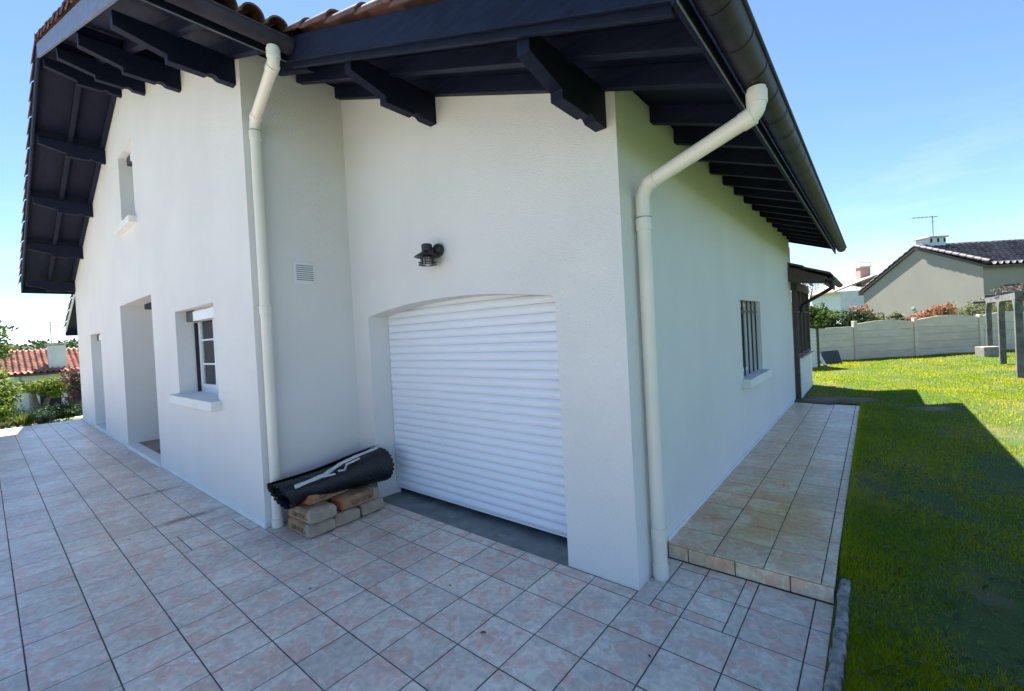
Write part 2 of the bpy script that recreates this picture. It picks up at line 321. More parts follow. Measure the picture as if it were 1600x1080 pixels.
# bare soil by the veranda and a worn strip beyond the walk
def patch(name, c, rx, ry, m, dz=.006, seed=1):
    r = random.Random(seed); vs = [(c[0], c[1], float(lawn_h(c[0], c[1])) + dz)]; n = 40
    for ring in (.5, 1):
        for k in range(n):
            a = 2 * math.pi * k / n; q = ring * (1 + .22 * math.sin(3 * a + seed) + .12 * math.sin(7 * a) + r.uniform(-.06, .06))
            x, y = c[0] + rx * q * math.cos(a), c[1] + ry * q * math.sin(a); vs.append((x, y, float(lawn_h(x, y)) + (dz if ring < 1 else -.01)))
    fs = [(0, 1 + k, 1 + (k + 1) % n) for k in range(n)] + [(1 + k, 1 + n + k, 1 + n + (k + 1) % n, 1 + (k + 1) % n) for k in range(n)]
    return tag(MB().add(vs, fs).build(name, m), kind='structure')
patch('bare_soil', (.62, 8.35), .75, .75, M['soil'], seed=2)
patch('bare_soil', (1.95, 7.45), .55, .28, M['soil'], .004, seed=5)

# terrace: slab, then each tile
T = .33; GX, GY = -.008, -.7752
def slab(name, x0, x1, y0, y1, z0, z1): return tag(MB().box(x0, x1, y0, y1, z0, z1).build(name, M['grout']), kind='structure')
terrace = slab('terrace', -16.55, 1.072, -7.2, .60, -.25, -.0022)
tag(MB().box(-26, 9, -17, -7.2, -.3, -.02).build('bounce_ground', M['bounce']), kind='structure')  # unseen pale ground, added to bounce sunlight onto the shaded walls
def split(rects, c):
    out = []
    for (a, b, d, e) in rects:
        x0, x1, y0, y1 = max(a, c[0]), min(b, c[1]), max(d, c[2]), min(e, c[3])
        if x0 >= x1 or y0 >= y1: out.append((a, b, d, e)); continue
        if a < x0: out.append((a, x0, d, e))
        if x1 < b: out.append((x1, b, d, e))
        if d < y0: out.append((x0, x1, d, y0))
        if y1 < e: out.append((x0, x1, y1, e))
        out.append((x0, x1, y0, y1))
    return out
rects = []
for i in range(-51, 5):
    for j in range(-20, 5):
        x0, x1, y0, y1 = GX + i * .326, GX + (i + 1) * .326, GY + j * T, GY + (j + 1) * T
        x0, x1, y0, y1 = max(x0, -16.5), min(x1, 1.07), max(y0, -7.1), min(y1, .55)
        if x1 - x0 < .02 or y1 - y0 < .02: continue
        if x1 < -3.48 and y0 > -1.09: continue
        if x0 < -3.47 < x1 - .02 and y1 > -1.1:
            rects.append((-3.465, x1, y0, min(y1, -.006))); x1 = -3.465
            if y0 > -1.12: continue
        if x0 < -3.46 and y0 > -1.0: x0 = -3.465
        if x1 < .01 and y0 > -.005: continue
        if x1 - x0 < .02: continue
        if x0 < -3.47: y1 = min(y1, -1.1)
        elif x0 < -.02: y1 = min(y1, -.006)
        if y1 - y0 < .02: continue
        rects.append((x0, x1, y0, y1))
for c in ((.12, .565, -.02, .45), (-4.07, -3.57, -1.69, -1.21)): rects = split(rects, c)
rects = [r for r in rects if r[1] - r[0] > .012 and r[3] - r[2] > .012]
tcache = {}
def tile_mesh(w, d, m, t=.012):
    k = (round(w, 3), round(d, 3), m.name)
    if k not in tcache:
        mb = MB(); g = .0036; b = .0018; x, y = w / 2 - g, d / 2 - g
        mb.add([(-x, -y, -t), (x, -y, -t), (x, y, -t), (-x, y, -t), (-x, -y, -b), (x, -y, -b), (x, y, -b), (-x, y, -b), (-x + b, -y + b, 0), (x - b, -y + b, 0), (x - b, y - b, 0), (-x + b, y - b, 0)],
               [(8, 9, 10, 11)] + [(i, (i + 1) % 4, (i + 1) % 4 + 4, i + 4) for i in range(4)] + [(i + 4, (i + 1) % 4 + 4, (i + 1) % 4 + 8, i + 8) for i in range(4)])
        tcache[k] = mb.mesh('tile', m)
    return tcache[k]
def lay(rects, z, m, parent, limit=300):
    scored = []
    for r in rects:
        c = ((r[0] + r[1]) / 2, (r[2] + r[3]) / 2, z); d, v = vis_px(c); scored.append((0 if v else 1, (Vector(c) - CAM).length ** 3 / max(.02, (r[1] - r[0]) * (r[3] - r[2])), r))
    scored.sort(key=lambda q: (q[0], q[1])); rest = MB()
    for k, (nv, d, r) in enumerate(scored):
        w, h = r[1] - r[0], r[3] - r[2]; c = ((r[0] + r[1]) / 2, (r[2] + r[3]) / 2)
        dz = random.uniform(-.0012, .0012)
        if k < limit and not nv:
            inst('tile', tile_mesh(w, h, m), (c[0], c[1], z + dz), parent, (random.uniform(-.0018, .0018), random.uniform(-.0018, .0018), 0))
        else:
            me = tile_mesh(w, h, m); rest.add([(v.co.x + c[0], v.co.y + c[1], v.co.z + z + dz) for v in me.vertices], [tuple(p.vertices) for p in me.polygons])
    if rest.v: tag(rest.build('far_tiles', m, parent), kind='stuff')
lay(rects, .0, M['tile'], terrace)
# raised walk along the garage
walk = slab('walkway', 0.004, 1.066, .562, 7.66, -.25, .1198)
wr = []
for i in range(4):
    for j in range(22):
        x0, x1 = (0.008, .345, .675, 1.003)[i], (.345, .675, 1.003, 1.072)[i]; y0 = .548 + j * .33; y1 = min(y0 + .33, 7.66)
        if y1 - y0 > .03: wr.append((x0, x1, y0, y1))
lay(wr, .122, M['walk'], walk)
for x0, x1 in ((.008, .16), (.16, .49), (.49, .83), (.83, 1.07)):
    inst('riser_tile', tile_mesh(x1 - x0, .108, M['walk']), ((x0 + x1) / 2, .5505, .055), walk, (math.pi / 2, 0, 0))
inst('riser_tile', tile_mesh(7.0, .108, M['walk']), (1.068, 4.1, .055), walk, (math.pi / 2, 0, math.pi / 2))

# ================================================================== HOUSE
DW = -1.0935; XW = -3.4746; XL = -16.15; RX = -8.75; SR = .36; SL = .37
def zb(x): return 3.46 - SR * x if x >= RX else 3.46 - SR * RX + SL * (x - RX)
house = thing('house', (-4, 4, 0), 'white rendered house with dark overhanging timber eaves and a roller garage door', 'house')
house_inv = Vector((-4, 4, 0))
class HB(MB):
    """builder whose pieces hang under the house empty (world coordinates in, local out)"""
    def build(s, name, mats, parent=None, smooth=False, bevel=0):
        parent = parent or house; off = house_inv if parent is house else None
        if off is None:
            q = parent; off = Vector((0, 0, 0))
            while q is not None: off = off + q.location; q = q.parent
        s.v = [(v[0] - off.x, v[1] - off.y, v[2] - off.z) for v in s.v]
        return MB.build(s, name, mats, parent, smooth, bevel)
def wall_poly(outer, holes, plane, val, inward, depths):
    """sheet wall with openings and reveals; 2D coords -> 3D by plane ('y' or 'x')"""
    def P(p, t): return (p[0], val + t, p[1]) if plane == 'y' else (val + t, p[0], p[1])
    mb = HB(); polys = [outer] + holes; flat = [p for q in polys for p in q]
    tri = tessellate_polygon([[Vector((p[0], p[1], 0)) for p in q] for q in polys])
    mb.add([P(p, 0) for p in flat], [tuple(t) for t in tri])
    for h, d in zip(holes, depths):
        n = len(h); mb.add([P(p, 0) for p in h] + [P(p, inward * d) for p in h], [(i, (i + 1) % n, (i + 1) % n + n, i + n) for i in range(n)])
    return mb
def rect(a, b, c, d): return [(a, c), (b, c), (b, d), (a, d)]
# --- wing front with its openings
win = (XW - 2.7816, XW - 1.173, 1.2137, 2.3837); door = (XW - 6.5408, XW - 4.0726, .05, 2.7616); nar = (XW - 10.4083, XW - 8.9471, .08, 2.3469); upw = (XW - 5.8973, XW - 4.7946, 4.1306, 5.4626)
outer = [(XL, -.25), (XW, -.25), (XW, zb(XW) + .11), (RX, zb(RX) + .11), (XL, zb(XL) + .11)]
wall_poly(outer, [rect(*win), rect(*door), rect(*nar), rect(*upw)], 'y', DW, 1, [.30, 1.5, .30, .30]).build('rendered_wall', M['render'])
# --- garage front with the arched opening
GA, GB = -.5763, -3.1571; HS = 2.109; RISE = .105
cxm = (GA + GB) / 2; hw = (GA - GB) / 2
arch = [(GB, -.02)] + [(cxm + hw * t, HS + RISE * (1 - t * t)) for t in np.linspace(-1, 1, 25)] + [(GA, -.02)]
wall_poly([(XW, -.25), (0, -.25), (0, zb(0) + .11), (XW, zb(XW) + .11)], [arch], 'y', 0, 1, [.262]).build('rendered_wall', M['render'])
# --- return wall, garage side wall, back and left walls
HB().add([(XW, DW, -.25), (XW, 0, -.25), (XW, 0, zb(XW) + .125), (XW, DW, zb(XW) + .125)], [(0, 1, 2, 3)]).build('rendered_wall', M['render'])
swin = (3.4053, 4.6792, 1.0788, 2.1141)
wall_poly([(0, -.25), (8.0, -.25), (8.0, zb(0) + .125), (0, zb(0) + .125)], [rect(*swin)], 'x', 0, -1, [.24]).build('rendered_wall', M['render'])
HB().add([(0, 8, -.25), (XL, 8, -.25), (XL, 8, zb(XL) + .11), (RX, 8, zb(RX) + .11), (0, 8, zb(0) + .11)], [(0, 1, 2, 3, 4)]).build('rendered_wall', M['render'])
HB().add([(XL, 8, -.6), (XL, DW, -.6), (XL, DW, zb(XL) + .125), (XL, 8, zb(XL) + .125)], [(0, 1, 2, 3)]).build('rendered_wall', M['render'])
HB().add([(-19, .2, -.9), (XL, .2, -.9), (XL, .2, zb(XL) + .11), (-19, .2, zb(-19) + .11)], [(0, 1, 2, 3)]).build('rendered_wall', M['render'])
HB().add([(-19, .2, -.9), (-19, 8, -.9), (-19, 8, zb(-19) + .11), (-19, .2, zb(-19) + .11)], [(0, 1, 2, 3)]).build('rendered_wall', M['render'])
# plinth strips along the wall feet
HB().box(XL, door[0] - .02, DW - .012, DW + .01, -.02, .055).build('plinth_strip', M['plinth'], bevel=.003)
HB().box(door[1] + .02, XW + .008, DW - .012, DW + .01, -.02, .055).build('plinth_strip', M['plinth'], bevel=.003)
HB().box(door[0] - .02, door[1] + .02, DW - .03, DW + .14, -.02, .06).build('door_step', M['plinth'], bevel=.004)
HB().box(-.01, .012, .57, 7.66, .10, .150).build('plinth_strip', M['plinth'], bevel=.003)

# --- roof: deck, tiles
def deck(regions):
    mb = HB()
    for (x0, x1, y0, y1) in regions:
        a = [(x0, zb(x0) + .14), (x1, zb(x1) + .14), (x1, zb(x1) + .165), (x0, zb(x0) + .165)]; mb.prism(a, 'y', y0, y1)
    return mb
YV, YG, YA, YE = -2.065, -.93, -1.0, 8.95; EX, EW, EL = .74, -2.73, -16.7
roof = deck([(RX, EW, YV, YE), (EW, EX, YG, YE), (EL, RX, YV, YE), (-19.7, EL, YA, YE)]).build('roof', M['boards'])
def tile_field(x0, x1, y0, y1, zf, pitch=.21, course=.42, amp=.045, lip=.022):
    """canal-tile surface running down x, overlapping courses"""
    n = max(1, int(round(abs(x1 - x0) / course))); ys_ = np.arange(y0, y1 + 1e-6, pitch / 8); h = amp * np.maximum(-.25, np.sin(2 * np.pi * (ys_ - y0) / pitch))
    V, F = [], []; k = len(ys_)
    for c in range(n):
        xa, xb = x0 + (x1 - x0) * c / n, x0 + (x1 - x0) * (c + 1) / n
        for x, up in ((xa, 0), (xb, lip)):
            V.append(np.stack([np.full(k, x), ys_, np.array([zf(x)] * k) + h + up], -1))
        b = c * 2 * k; i = np.arange(k - 1); F.append(np.stack([b + i, b + k + i, b + k + i + 1, b + i + 1], -1))
        if c: F.append(np.stack([b - k + i, b + i, b + i + 1, b - k + i + 1], -1))
    return np.concatenate(V), np.concatenate(F)
def add_field(name, parts, m, parent, off=Vector((0, 0, 0))):
    V, F, o = [], [], 0
    for v, f in parts: V.append(v); F.append(f + o); o += len(v)
    V = np.concatenate(V) - np.array(off); ob = np_mesh(name, V, np.concatenate(F), m, parent); tag(ob, kind='stuff'); return ob
zt = lambda x: zb(x) + .20
add_field('roof_tiles', [tile_field(RX, EW + .06, YV + .12, YE, zt), tile_field(EW + .06, EX + .07, YG + .12, YE, zt), tile_field(RX, EL - .05, YV + .12, YE, zt), tile_field(EL - .05, -19.75, YA + .1, YE, zt)], M['tile_roof'], roof, house_inv)
def barrel(L, r0, r1, th=.014, seg=10, name='verge_tile', m=None):
    """half-round canal tile, axis along +x, open side down, tapered, with thickness"""
    mb = MB()
    for x, r in ((0, r0), (L, r1)):
        for rr in (r, r - th):
            for k in range(seg + 1):
                a = math.pi * k / seg; mb.v.append((x, -rr * math.cos(a), rr * math.sin(a)))
    n = seg + 1
    for k in range(seg):
        mb.f += [(k, k + 1, 2 * n + k + 1, 2 * n + k), (n + k + 1, n + k, 3 * n + k, 3 * n + k + 1), (k, n + k, n + k + 1, k + 1), (2 * n + k + 1, 3 * n + k + 1, 3 * n + k, 2 * n + k)]
    mb.f += [(0, 2 * n, 3 * n, n), (seg, n + seg, 3 * n + seg, 2 * n + seg)]; mb.mi = [0] * len(mb.f)
    return mb.mesh(name, m or M['tile_roof'], True)
vt = barrel(.47, .085, .105); et = barrel(.40, .085, .10, name='eave_tile')
aR = math.atan(SR); aL = math.atan(SL)
def verge_run(xa, xb, y, side):
    n = int(abs(xb - xa) / .42); s = 1 if xb > xa else -1
    for k in range(n + 1):
        x = xa + s * .42 * k
        inst('verge_tile', vt, Vector((x, y, zb(x) + .225 + .012 * (k % 2))) - house_inv, roof, (random.uniform(-.03, .03), (aR if s > 0 else aL) - .035, 0 if s > 0 else math.pi))
verge_run(RX + .03, EW - .25, YV + .03, 1); verge_run(EW - .1, EX - .28, YG + .03, 1); verge_run(RX - .03, EL + .1, YV + .03, -1); verge_run(EL - .1, -19.5, YA + .03, -1)
for k in range(6):
    y = YV + .18 + .21 * k; x = EW - .32; inst('eave_tile', et, Vector((x, y, zb(x) + .225)) - house_inv, roof, (0, aR - .02, 0))
rt_ = barrel(.45, .13, .15, name='ridge_tile')
for k in range(6): inst('ridge_tile', rt_, Vector((RX, YV - .04 + .40 * k, zb(RX) + .23)) - house_inv, roof, (0, -.02, math.pi / 2))
# --- rafters (run down the slope)
def rafter(xa, xb, y, w=.07, dep=.142):
    a = [(xa, zb(xa)), (xb, zb(xb)), (xb, zb(xb) + dep - .004), (xa, zb(xa) + dep - .004)]
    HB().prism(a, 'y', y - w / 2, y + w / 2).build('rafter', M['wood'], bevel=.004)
for y in (-.042, -.49): rafter(XW - .02, EX - .03, y)
for k in range(15): rafter(-.12, EX - .03, .655 + .545 * k)
for y in (DW - .042, DW - .50): rafter(RX, EW - .03, y); rafter(EL + .03, RX, y)
rafter(XW - .05, EW - .03, -.72)
rafter(-19.65, XL, .12); rafter(-19.65, XL, -.35)
# --- purlins with stepped, notched ends
def purlin(xr, yw, wdt=.09, left=False, tip=.88):
    x0, x1 = (xr - wdt, xr); base = min(zb(x0), zb(x1)); z0 = base - .25; top = base + .02
    pr = [(yw + .3, z0), (yw - .15, z0), (yw - .185, z0 + .026), (yw - .225, z0 + .026), (yw - .255, z0), (yw - .56, z0), (yw - .56, z0 + .055), (yw - tip, z0 + .14), (yw - tip, top), (yw + .3, top)]
    HB().prism(pr, 'x', x0, x1).build('purlin', M['wood'], bevel=.004)
for x in (-.07, -1.82): purlin(x, 0)
for x in (-3.57, -5.35, -7.10, RX + .045, -10.5, -12.35, -14.2, -16.0): purlin(x, DW, tip=.93)
purlin(-18.9, .2, tip=.95)
# blocking boards that close the gap between rafters over each purlin
for x in (-5.35, -7.10, -10.5, -12.35, -14.2):
    xx = x - .045
    for ya, yb in ((DW - .46, DW - .08), (YV + .01, DW - .54)): HB().box(xx - .012, xx + .012, ya, yb, zb(xx) + .022, zb(xx) + .128).build('blocking_board', M['wood'])
# --- verge and eave boards
def verge_board(xa, xb, y, m, lo=-.015, hi=.205, t=.03):
    a = [(xa, zb(xa) + lo), (xb, zb(xb) + lo), (xb, zb(xb) + hi), (xa, zb(xa) + hi)]; HB().prism(a, 'y', y - t, y).build('verge_board', m, bevel=.004)
verge_board(EW + .01, EX - .002, YG, M['wood']); verge_board(EW + .02, EX - .03, YG + .034, M['wood'], -.055, .135)
for xa, xb in ((RX, -5.9), (-5.897, EW - .002)): verge_board(xa, xb, YV, M['verge'])
verge_board(EL + .002, RX - .003, YV, M['wood']); verge_board(-19.7, EL - .01, YA, M['white'], .10, .205)
def eave_board(x, y0, y1, t=.025):
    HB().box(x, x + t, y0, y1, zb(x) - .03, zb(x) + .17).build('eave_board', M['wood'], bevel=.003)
    HB().box(x + t + .001, x + t + .007, y0, y1, zb(x) - .035, zb(x) - .026).build('drip_edge', M['antenna'])
eave_board(EX - .025, YG - .03, YE); eave_board(EW - .025, YV - .03, YG - .032)
HB().box(EL - .02, EL, YV - .03, YE, zb(EL) - .03, zb(EL) + .17).build('eave_board', M['wood'])
HB().box(-19.72, -19.7, YA - .03, YE, zb(-19.7) - .03, zb(-19.7) + .17).build('eave_board', M['wood'])
def gutter(x, z, y0, y1, r=.082, step=.36):
    mb = HB(); n = 14; o = 0
    for y in (y0, y1):
        for rr in (r, r - .004):
            for k in range(n + 1):
                a = math.pi + math.pi * k / n; mb.v.append((x + rr * math.cos(a), y, z + rr * math.sin(a)))
    m1 = n + 1
    for k in range(n): mb.f += [(k, k + 1, 2 * m1 + k + 1, 2 * m1 + k), (m1 + k, m1 + k + 1, 3 * m1 + k + 1, 3 * m1 + k)]
    mb.f += [(0, m1, 3 * m1, 2 * m1), (n, m1 + n, 3 * m1 + n, 2 * m1 + n), tuple(range(m1)), tuple(2 * m1 + k for k in range(m1))]; mb.mi = [0] * len(mb.f)
    mb.tube([(x + r + .006, y0, z + .004), (x + r + .006, y1, z + .004)], .010, 8)
    g = mb.build('gutter', M['gutter'], smooth=True)
    y = y0 + .25
    while y < y1 - .05:
        b = HB(); pts = [(x + (r + .004) * math.cos(math.pi + math.pi * k / n), y, z + (r + .004) * math.sin(math.pi + math.pi * k / n)) for k in range(n + 1)]
        for i in range(n):
            p, q = pts[i], pts[i + 1]; b.add([(p[0], y - .013, p[2]), (q[0], y - .013, q[2]), (q[0], y + .013, q[2]), (p[0], y + .013, p[2])], [(0, 1, 2, 3)])
        b.build('gutter_bracket', M['gutter'], g, True); y += step
    return g
gutter(EX + .094, zb(EX) + .085, YG - .035, YE + .03); gutter(EW + .094, zb(EW) + .085, YV - .04, YG - .036, step=.42)
# --- downpipes
def fillet(pts, r, n=6):
    out = [Vector(pts[0])]
    for i in range(1, len(pts) - 1):
        p, a, b = Vector(pts[i]), Vector(pts[i - 1]), Vector(pts[i + 1]); d1 = (a - p).normalized(); d2 = (b - p).normalized()
        q = min(r, (a - p).length * .45, (b - p).length * .45); s, e = p + d1 * q, p + d2 * q
        for k in range(n + 1): t = k / n; out.append((1 - t) ** 2 * s + 2 * t * (1 - t) * p + t * t * e)
    out.append(Vector(pts[-1])); return out
def downpipe(base, top, zel, label, collars):
    pts = fillet([base, (base[0], base[1], zel), (top[0], top[1], top[2] - .14), top], .11)
    p = HB().tube(pts, .05, 20).build('downpipe', M['pipe'], smooth=True); p['label'] = label
    for z in collars: HB().lathe([(.050, -.045), (.0565, -.04), (.0565, .035), (.058, .036), (.058, .045), (.050, .048)], (base[0], base[1], z), 20).build('pipe_collar', M['pipe'], p, True)
    for t in (.10, .93):
        a = Vector((base[0], base[1], zel)); b = Vector((top[0], top[1], top[2] - .14)); c = a.lerp(b, t); d = (b - a).normalized() * .035
        HB().tube([c - d, c + d], .0555, 20).build('pipe_collar', M['pipe'], p, True)
    c = Vector(top); HB().tube([c - Vector((0, 0, .09)), c - Vector((0, 0, .02))], .0565, 20).build('pipe_collar', M['pipe'], p, True)
    for z in collars[-1:]: HB().tube([(base[0], base[1], z + .047), (base[0], base[1], z + .052)], .0585, 20).build('pipe_clip', M['antenna'], p, True)
downpipe((.066, .235, .002), (EX + .10, .09, zb(EX) - .005), 2.84, 'cream downpipe at the garage corner', [.06, .33, 2.57])
downpipe((-3.405, -1.005, .002), (EW + .10, -1.12, zb(EW) - .005), 4.10, 'cream downpipe in the inner corner of the house', [.05, 2.2, 3.95])

# --- roller garage door
gd = HB().box(GB + .004, GA - .004, .300, .304, .09, HS + .02).build('garage_door', M['dark']); gd['label'] = 'white roller door of curved horizontal slats, not fully lowered'
zz, k = .085, 0; SP = .0834; slat_me = None
prof = [(.002 - .011 * (1 - u) - .019 * (1 - (2 * u - 1) ** 2), u * SP) for u in np.linspace(0, .965, 11)] + [(.006, SP * .985), (.008, SP), (.008, 0)]
w = GA - GB - .012
while zz < HS + RISE + .02:
    if slat_me is None:
        b = MB(); b.prism(prof, 'x', -w / 2, w / 2); slat_me = b.mesh('slat', M['slat'], True)
    off = Vector((0, 0, 0)); q = gd
    while q is not None: off = off + q.location; q = q.parent
    inst('slat', slat_me, Vector((cxm, .283, zz)) - off, gd); zz += SP
bb = HB().box(GB + .008, GA - .008, .270, .296, .068, .084).build('bottom_rail', M['pvc'], gd)
for x in (GB + .003, GA - .025): HB().box(x, x + .022, .262, .298, 0, HS + .06).build('door_guide', M['pvc'], gd)
HB().box(GB - .3, GA + .3, -.004, 1.6, -.06, .0006).build('threshold', M['concrete'])
HB().box(-3.4, -.1, 1.5, 1.55, -.05, 2.4).build('inner_partition', M['dark'])
HB().box(-3.4, -.1, .32, 1.5, 2.4, 2.45).build('inner_partition', M['dark'])
for x, y, r in ((-2.78, .16, .03), (-2.05, .13, .035), (-1.35, .10, .045)):
    b = HB(); n = 14; b.add([(x + r * (1 + .3 * math.sin(3 * a + x)) * math.cos(a), y + r * .6 * math.sin(a), .003) for a in [2 * math.pi * i / n for i in range(n)]], [tuple(range(n))]); b.build('mortar_splash', M['room'])

# --- windows
def sill(x0, x1, y0, y1, z, parent=None): return HB().box(x0, x1, y0, y1, z - .10, z + .012).build('sill', M['plinth'], parent, bevel=.006)
def window_y(w, name, muntins=2, curtain=True, shutter=True, closed=False, do_sill=True):
    x0, x1, z0, z1 = w; yf = DW + .26; t = .075
    f = HB(); f.box(x0, x0 + t, yf, yf + .06, z0, z1); f.box(x1 - t, x1, yf, yf + .06, z0, z1); f.box(x0 + t, x1 - t, yf, yf + .06, z0, z0 + t); f.box(x0 + t, x1 - t, yf, yf + .06, z1 - t, z1)
    xm = (x0 + x1) / 2; f.box(xm - .06, xm + .06, yf - .006, yf + .05, z0 + t, z1 - t)
    fr = f.build(name, M['pvc'], bevel=.004)
    for a, b in ((x0 + t, xm - .06), (xm + .06, x1 - t)):
        s = HB(); s.box(a, a + .055, yf - .012, yf + .04, z0 + t, z1 - t); s.box(b - .055, b, yf - .012, yf + .04, z0 + t, z1 - t); s.box(a + .055, b - .055, yf - .012, yf + .04, z0 + t, z0 + t + .055); s.box(a + .055, b - .055, yf - .012, yf + .04, z1 - t - .055, z1 - t)
        s.build('sash', M['pvc'], fr, bevel=.003)
        HB().box(a + .05, b - .05, yf + .012, yf + .016, z0 + t + .05, z1 - t - .05).build('pane', M['glass'], fr)
        for k in range(muntins):
            zc = z0 + t + (z1 - z0 - 2 * t) * (k + 1) / (muntins + 1); HB().box(a + .055, b - .055, yf + .004, yf + .010, zc - .012, zc + .012).build('muntin', M['pvc'], fr)
    HB().box(x0 + .004, x0 + .016, yf - .045, yf - .001, z0 + .02, z1 - .16).build('shutter_guide', M['iron'], fr)
    if curtain:
        c = HB(); n = 90
        for i in range(n + 1):
            x = x0 + .05 + (x1 - x0 - .1) * i / n; yy = yf + .095 + .02 * math.sin(i * .75); c.v += [(x, yy, z0 + .03), (x, yy, z1 - .03)]
        c.f = [(2 * i, 2 * i + 2, 2 * i + 3, 2 * i + 1) for i in range(n)]; c.mi = [0] * n; c.build('curtain', M['curtain'], fr, True)
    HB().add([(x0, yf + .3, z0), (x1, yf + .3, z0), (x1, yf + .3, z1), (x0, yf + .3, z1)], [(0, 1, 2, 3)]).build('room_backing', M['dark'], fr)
    if shutter:
        sb = HB().prism([(DW + .10, z1 - .155), (DW + .24, z1 - .155), (DW + .24, z1 - .004), (DW + .13, z1 - .004), (DW + .10, z1 - .03)], 'x', x0 + .42, x1 - .003).build('shutter_box', M['pvc'], fr, bevel=.004)
        HB().box(x0 + .10, x0 + .418, DW + .105, DW + .24, z1 - .15, z1 - .006).build('shutter_motor', M['iron'], fr, bevel=.004)
    if closed:
        b = HB(); z = z0 + .01
        while z < z1 - .17: b.box(x0 + .05, x1 - .05, yf - .035, yf - .022, z, z + .036); z += .04
        b.build('shutter_curtain', M['pvc'], fr)
    if do_sill: sill(x0 - .09, x1 + .09, DW - .11, yf + .01, z0 + .001, fr)
    return fr
window_y(win, 'window')
window_y(upw, 'window', muntins=1, closed=False)
window_y(nar, 'glazed_door', muntins=3, do_sill=False)
# porch recess: floor, beam, inner door
pf = HB().box(door[0] + .002, door[1] - .002, DW + .14, DW + 1.5, -.05, .048).build('porch_floor', M['grout'])
for i in range(8):
    for j in range(5):
        x0 = door[0] + .01 + i * .31; y0 = DW + .145 + j * .27
        HB().box(x0, min(x0 + .305, door[1] - .005), y0, y0 + .265, .04, .056).build('floor_tile', M['porch'], pf)
HB().box(door[0] + .5, door[1] - .003, DW + .28, DW + .42, door[3] - .10, door[3] - .003).build('lintel_beam', M['wood'])
pd = HB().box(door[0] + .003, door[1] - .003, DW + 1.44, DW + 1.49, .05, door[3] - .004).build('entrance_door', M['pvc'])
for i in range(3): HB().box(door[0] + .5 + i * .55, door[0] + .9 + i * .55, DW + 1.425, DW + 1.439, .3, 2.2).build('door_panel', M['room'], pd, bevel=.01)
# garage side window: bars, sill, frame
sf = HB(); y0, y1, z0, z1 = swin
sf.box(-.235, -.19, y0, y0 + .06, z0, z1); sf.box(-.235, -.19, y1 - .06, y1, z0, z1); sf.box(-.235, -.19, y0 + .06, y1 - .06, z0, z0 + .06); sf.box(-.235, -.19, y0 + .06, y1 - .06, z1 - .06, z1)
sfo = sf.build('window', M['pvc'], bevel=.004); sfo['label'] = 'small barred garage window'
HB().box(-.215, -.211, y0 + .05, y1 - .05, z0 + .05, z1 - .05).build('pane', M['glass'], sfo)
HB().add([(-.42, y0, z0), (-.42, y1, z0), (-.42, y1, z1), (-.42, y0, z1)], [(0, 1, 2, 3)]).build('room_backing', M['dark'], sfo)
for k in range(5):
    yy = y0 + .08 + k * (y1 - y0 - .16) / 4; HB().tube([(-.055, yy, z0 - .01), (-.055, yy, z1 + .005)], .0115, 8).build('window_bar', M['iron'], sfo, True)
HB().box(-.062, -.048, y0 + .002, y1 - .002, z1 - .16, z1 - .135).build('bar_rail', M['iron'], sfo)
HB().box(-.19, .105, y0 - .09, y1 + .09, z0 - .10, z0 + .012).build('sill', M['plinth'], sfo, bevel=.006)
# vent grille on the return wall
vg = HB().box(XW, XW + .010, -.67, -.44, 2.50, 2.735).build('vent_grille', M['pvc'], bevel=.003)
HB().box(XW + .0102, XW + .0112, -.648, -.462, 2.522, 2.712).build('vent_shade_sheet', M['concrete'], vg)  # solid grey sheet, painted stand-in for the shade between the louvres
for k in range(9): HB().box(XW + .0114, XW + .020, -.650, -.460, 2.522 + k * .0222, 2.522 + k * .0222 + .0115).build('louvre', M['pvc'], vg)
for y, z in ((-.655, 2.512), (-.455, 2.512), (-.455, 2.722), (-.655, 2.722)): HB().lathe([(0, .0), (.006, .0), (.006, .002), (0, .003)], (0, 0, 0), 8).build('screw', M['antenna'], vg).matrix_local = Matrix.Translation(Vector((XW + .0105, y, z)) - house_inv) @ Matrix.Rotation(math.pi / 2, 4, 'Y')

# ================================================================== VERANDA
ver = thing('veranda', (-.5, 9.2, 0), 'glazed brown timber veranda with white low wall at the far end of the garage', 'veranda')
class VB(HB):
    def build(s, name, mats, parent=None, smooth=False, bevel=0): return HB.build(s, name, mats, parent or ver, smooth, bevel)
VX = .10; VY0, VY1 = 8.06, 10.3
VB().box(VX - .12, VX, VY0 + .07, VY1, -.1, .98).build('low_wall', M['white'], bevel=.004)
VB().box(VX - 2.6, VX - .12, VY1 - .1, VY1, -.1, .98).build('low_wall', M['white'])
VB().box(VX - .15, VX + .05, VY0 + .07, VY1 + .04, .985, 1.02).build('sill_plate', M['antenna'], bevel=.004)
for y in (VY0, 8.72, 9.35, VY1 - .09): VB().box(VX - .10, VX - .01, y - .0, y + .05, 1.02 if y > VY0 else -.1, 2.42).build('post', M['brown'], bevel=.004)
for y in (8.41, 9.03, 9.75): VB().box(VX - .085, VX - .025, y, y + .03, 1.07, 2.36).build('mullion', M['brown'])
VB().box(VX - .11, VX, VY0, VY1, 2.42, 2.60).build('head_beam', M['brown'], bevel=.004)
VB().box(VX - .09, VX - .02, VY0 + .07, VY1 - .09, 1.022, 1.07).build('bottom_rail', M['brown'])
for z in (1.95,): VB().box(VX - .08, VX - .03, VY0 + .07, VY1 - .09, z, z + .035).build('glazing_bar', M['brown'])
for a, b in ((8.13, 8.41), (8.455, 8.72), (8.79, 9.03), (9.075, 9.35), (9.42, 9.75), (9.795, 10.21)): VB().box(VX - .06, VX - .056, a, b, 1.07, 2.42).build('pane', M['glass'])
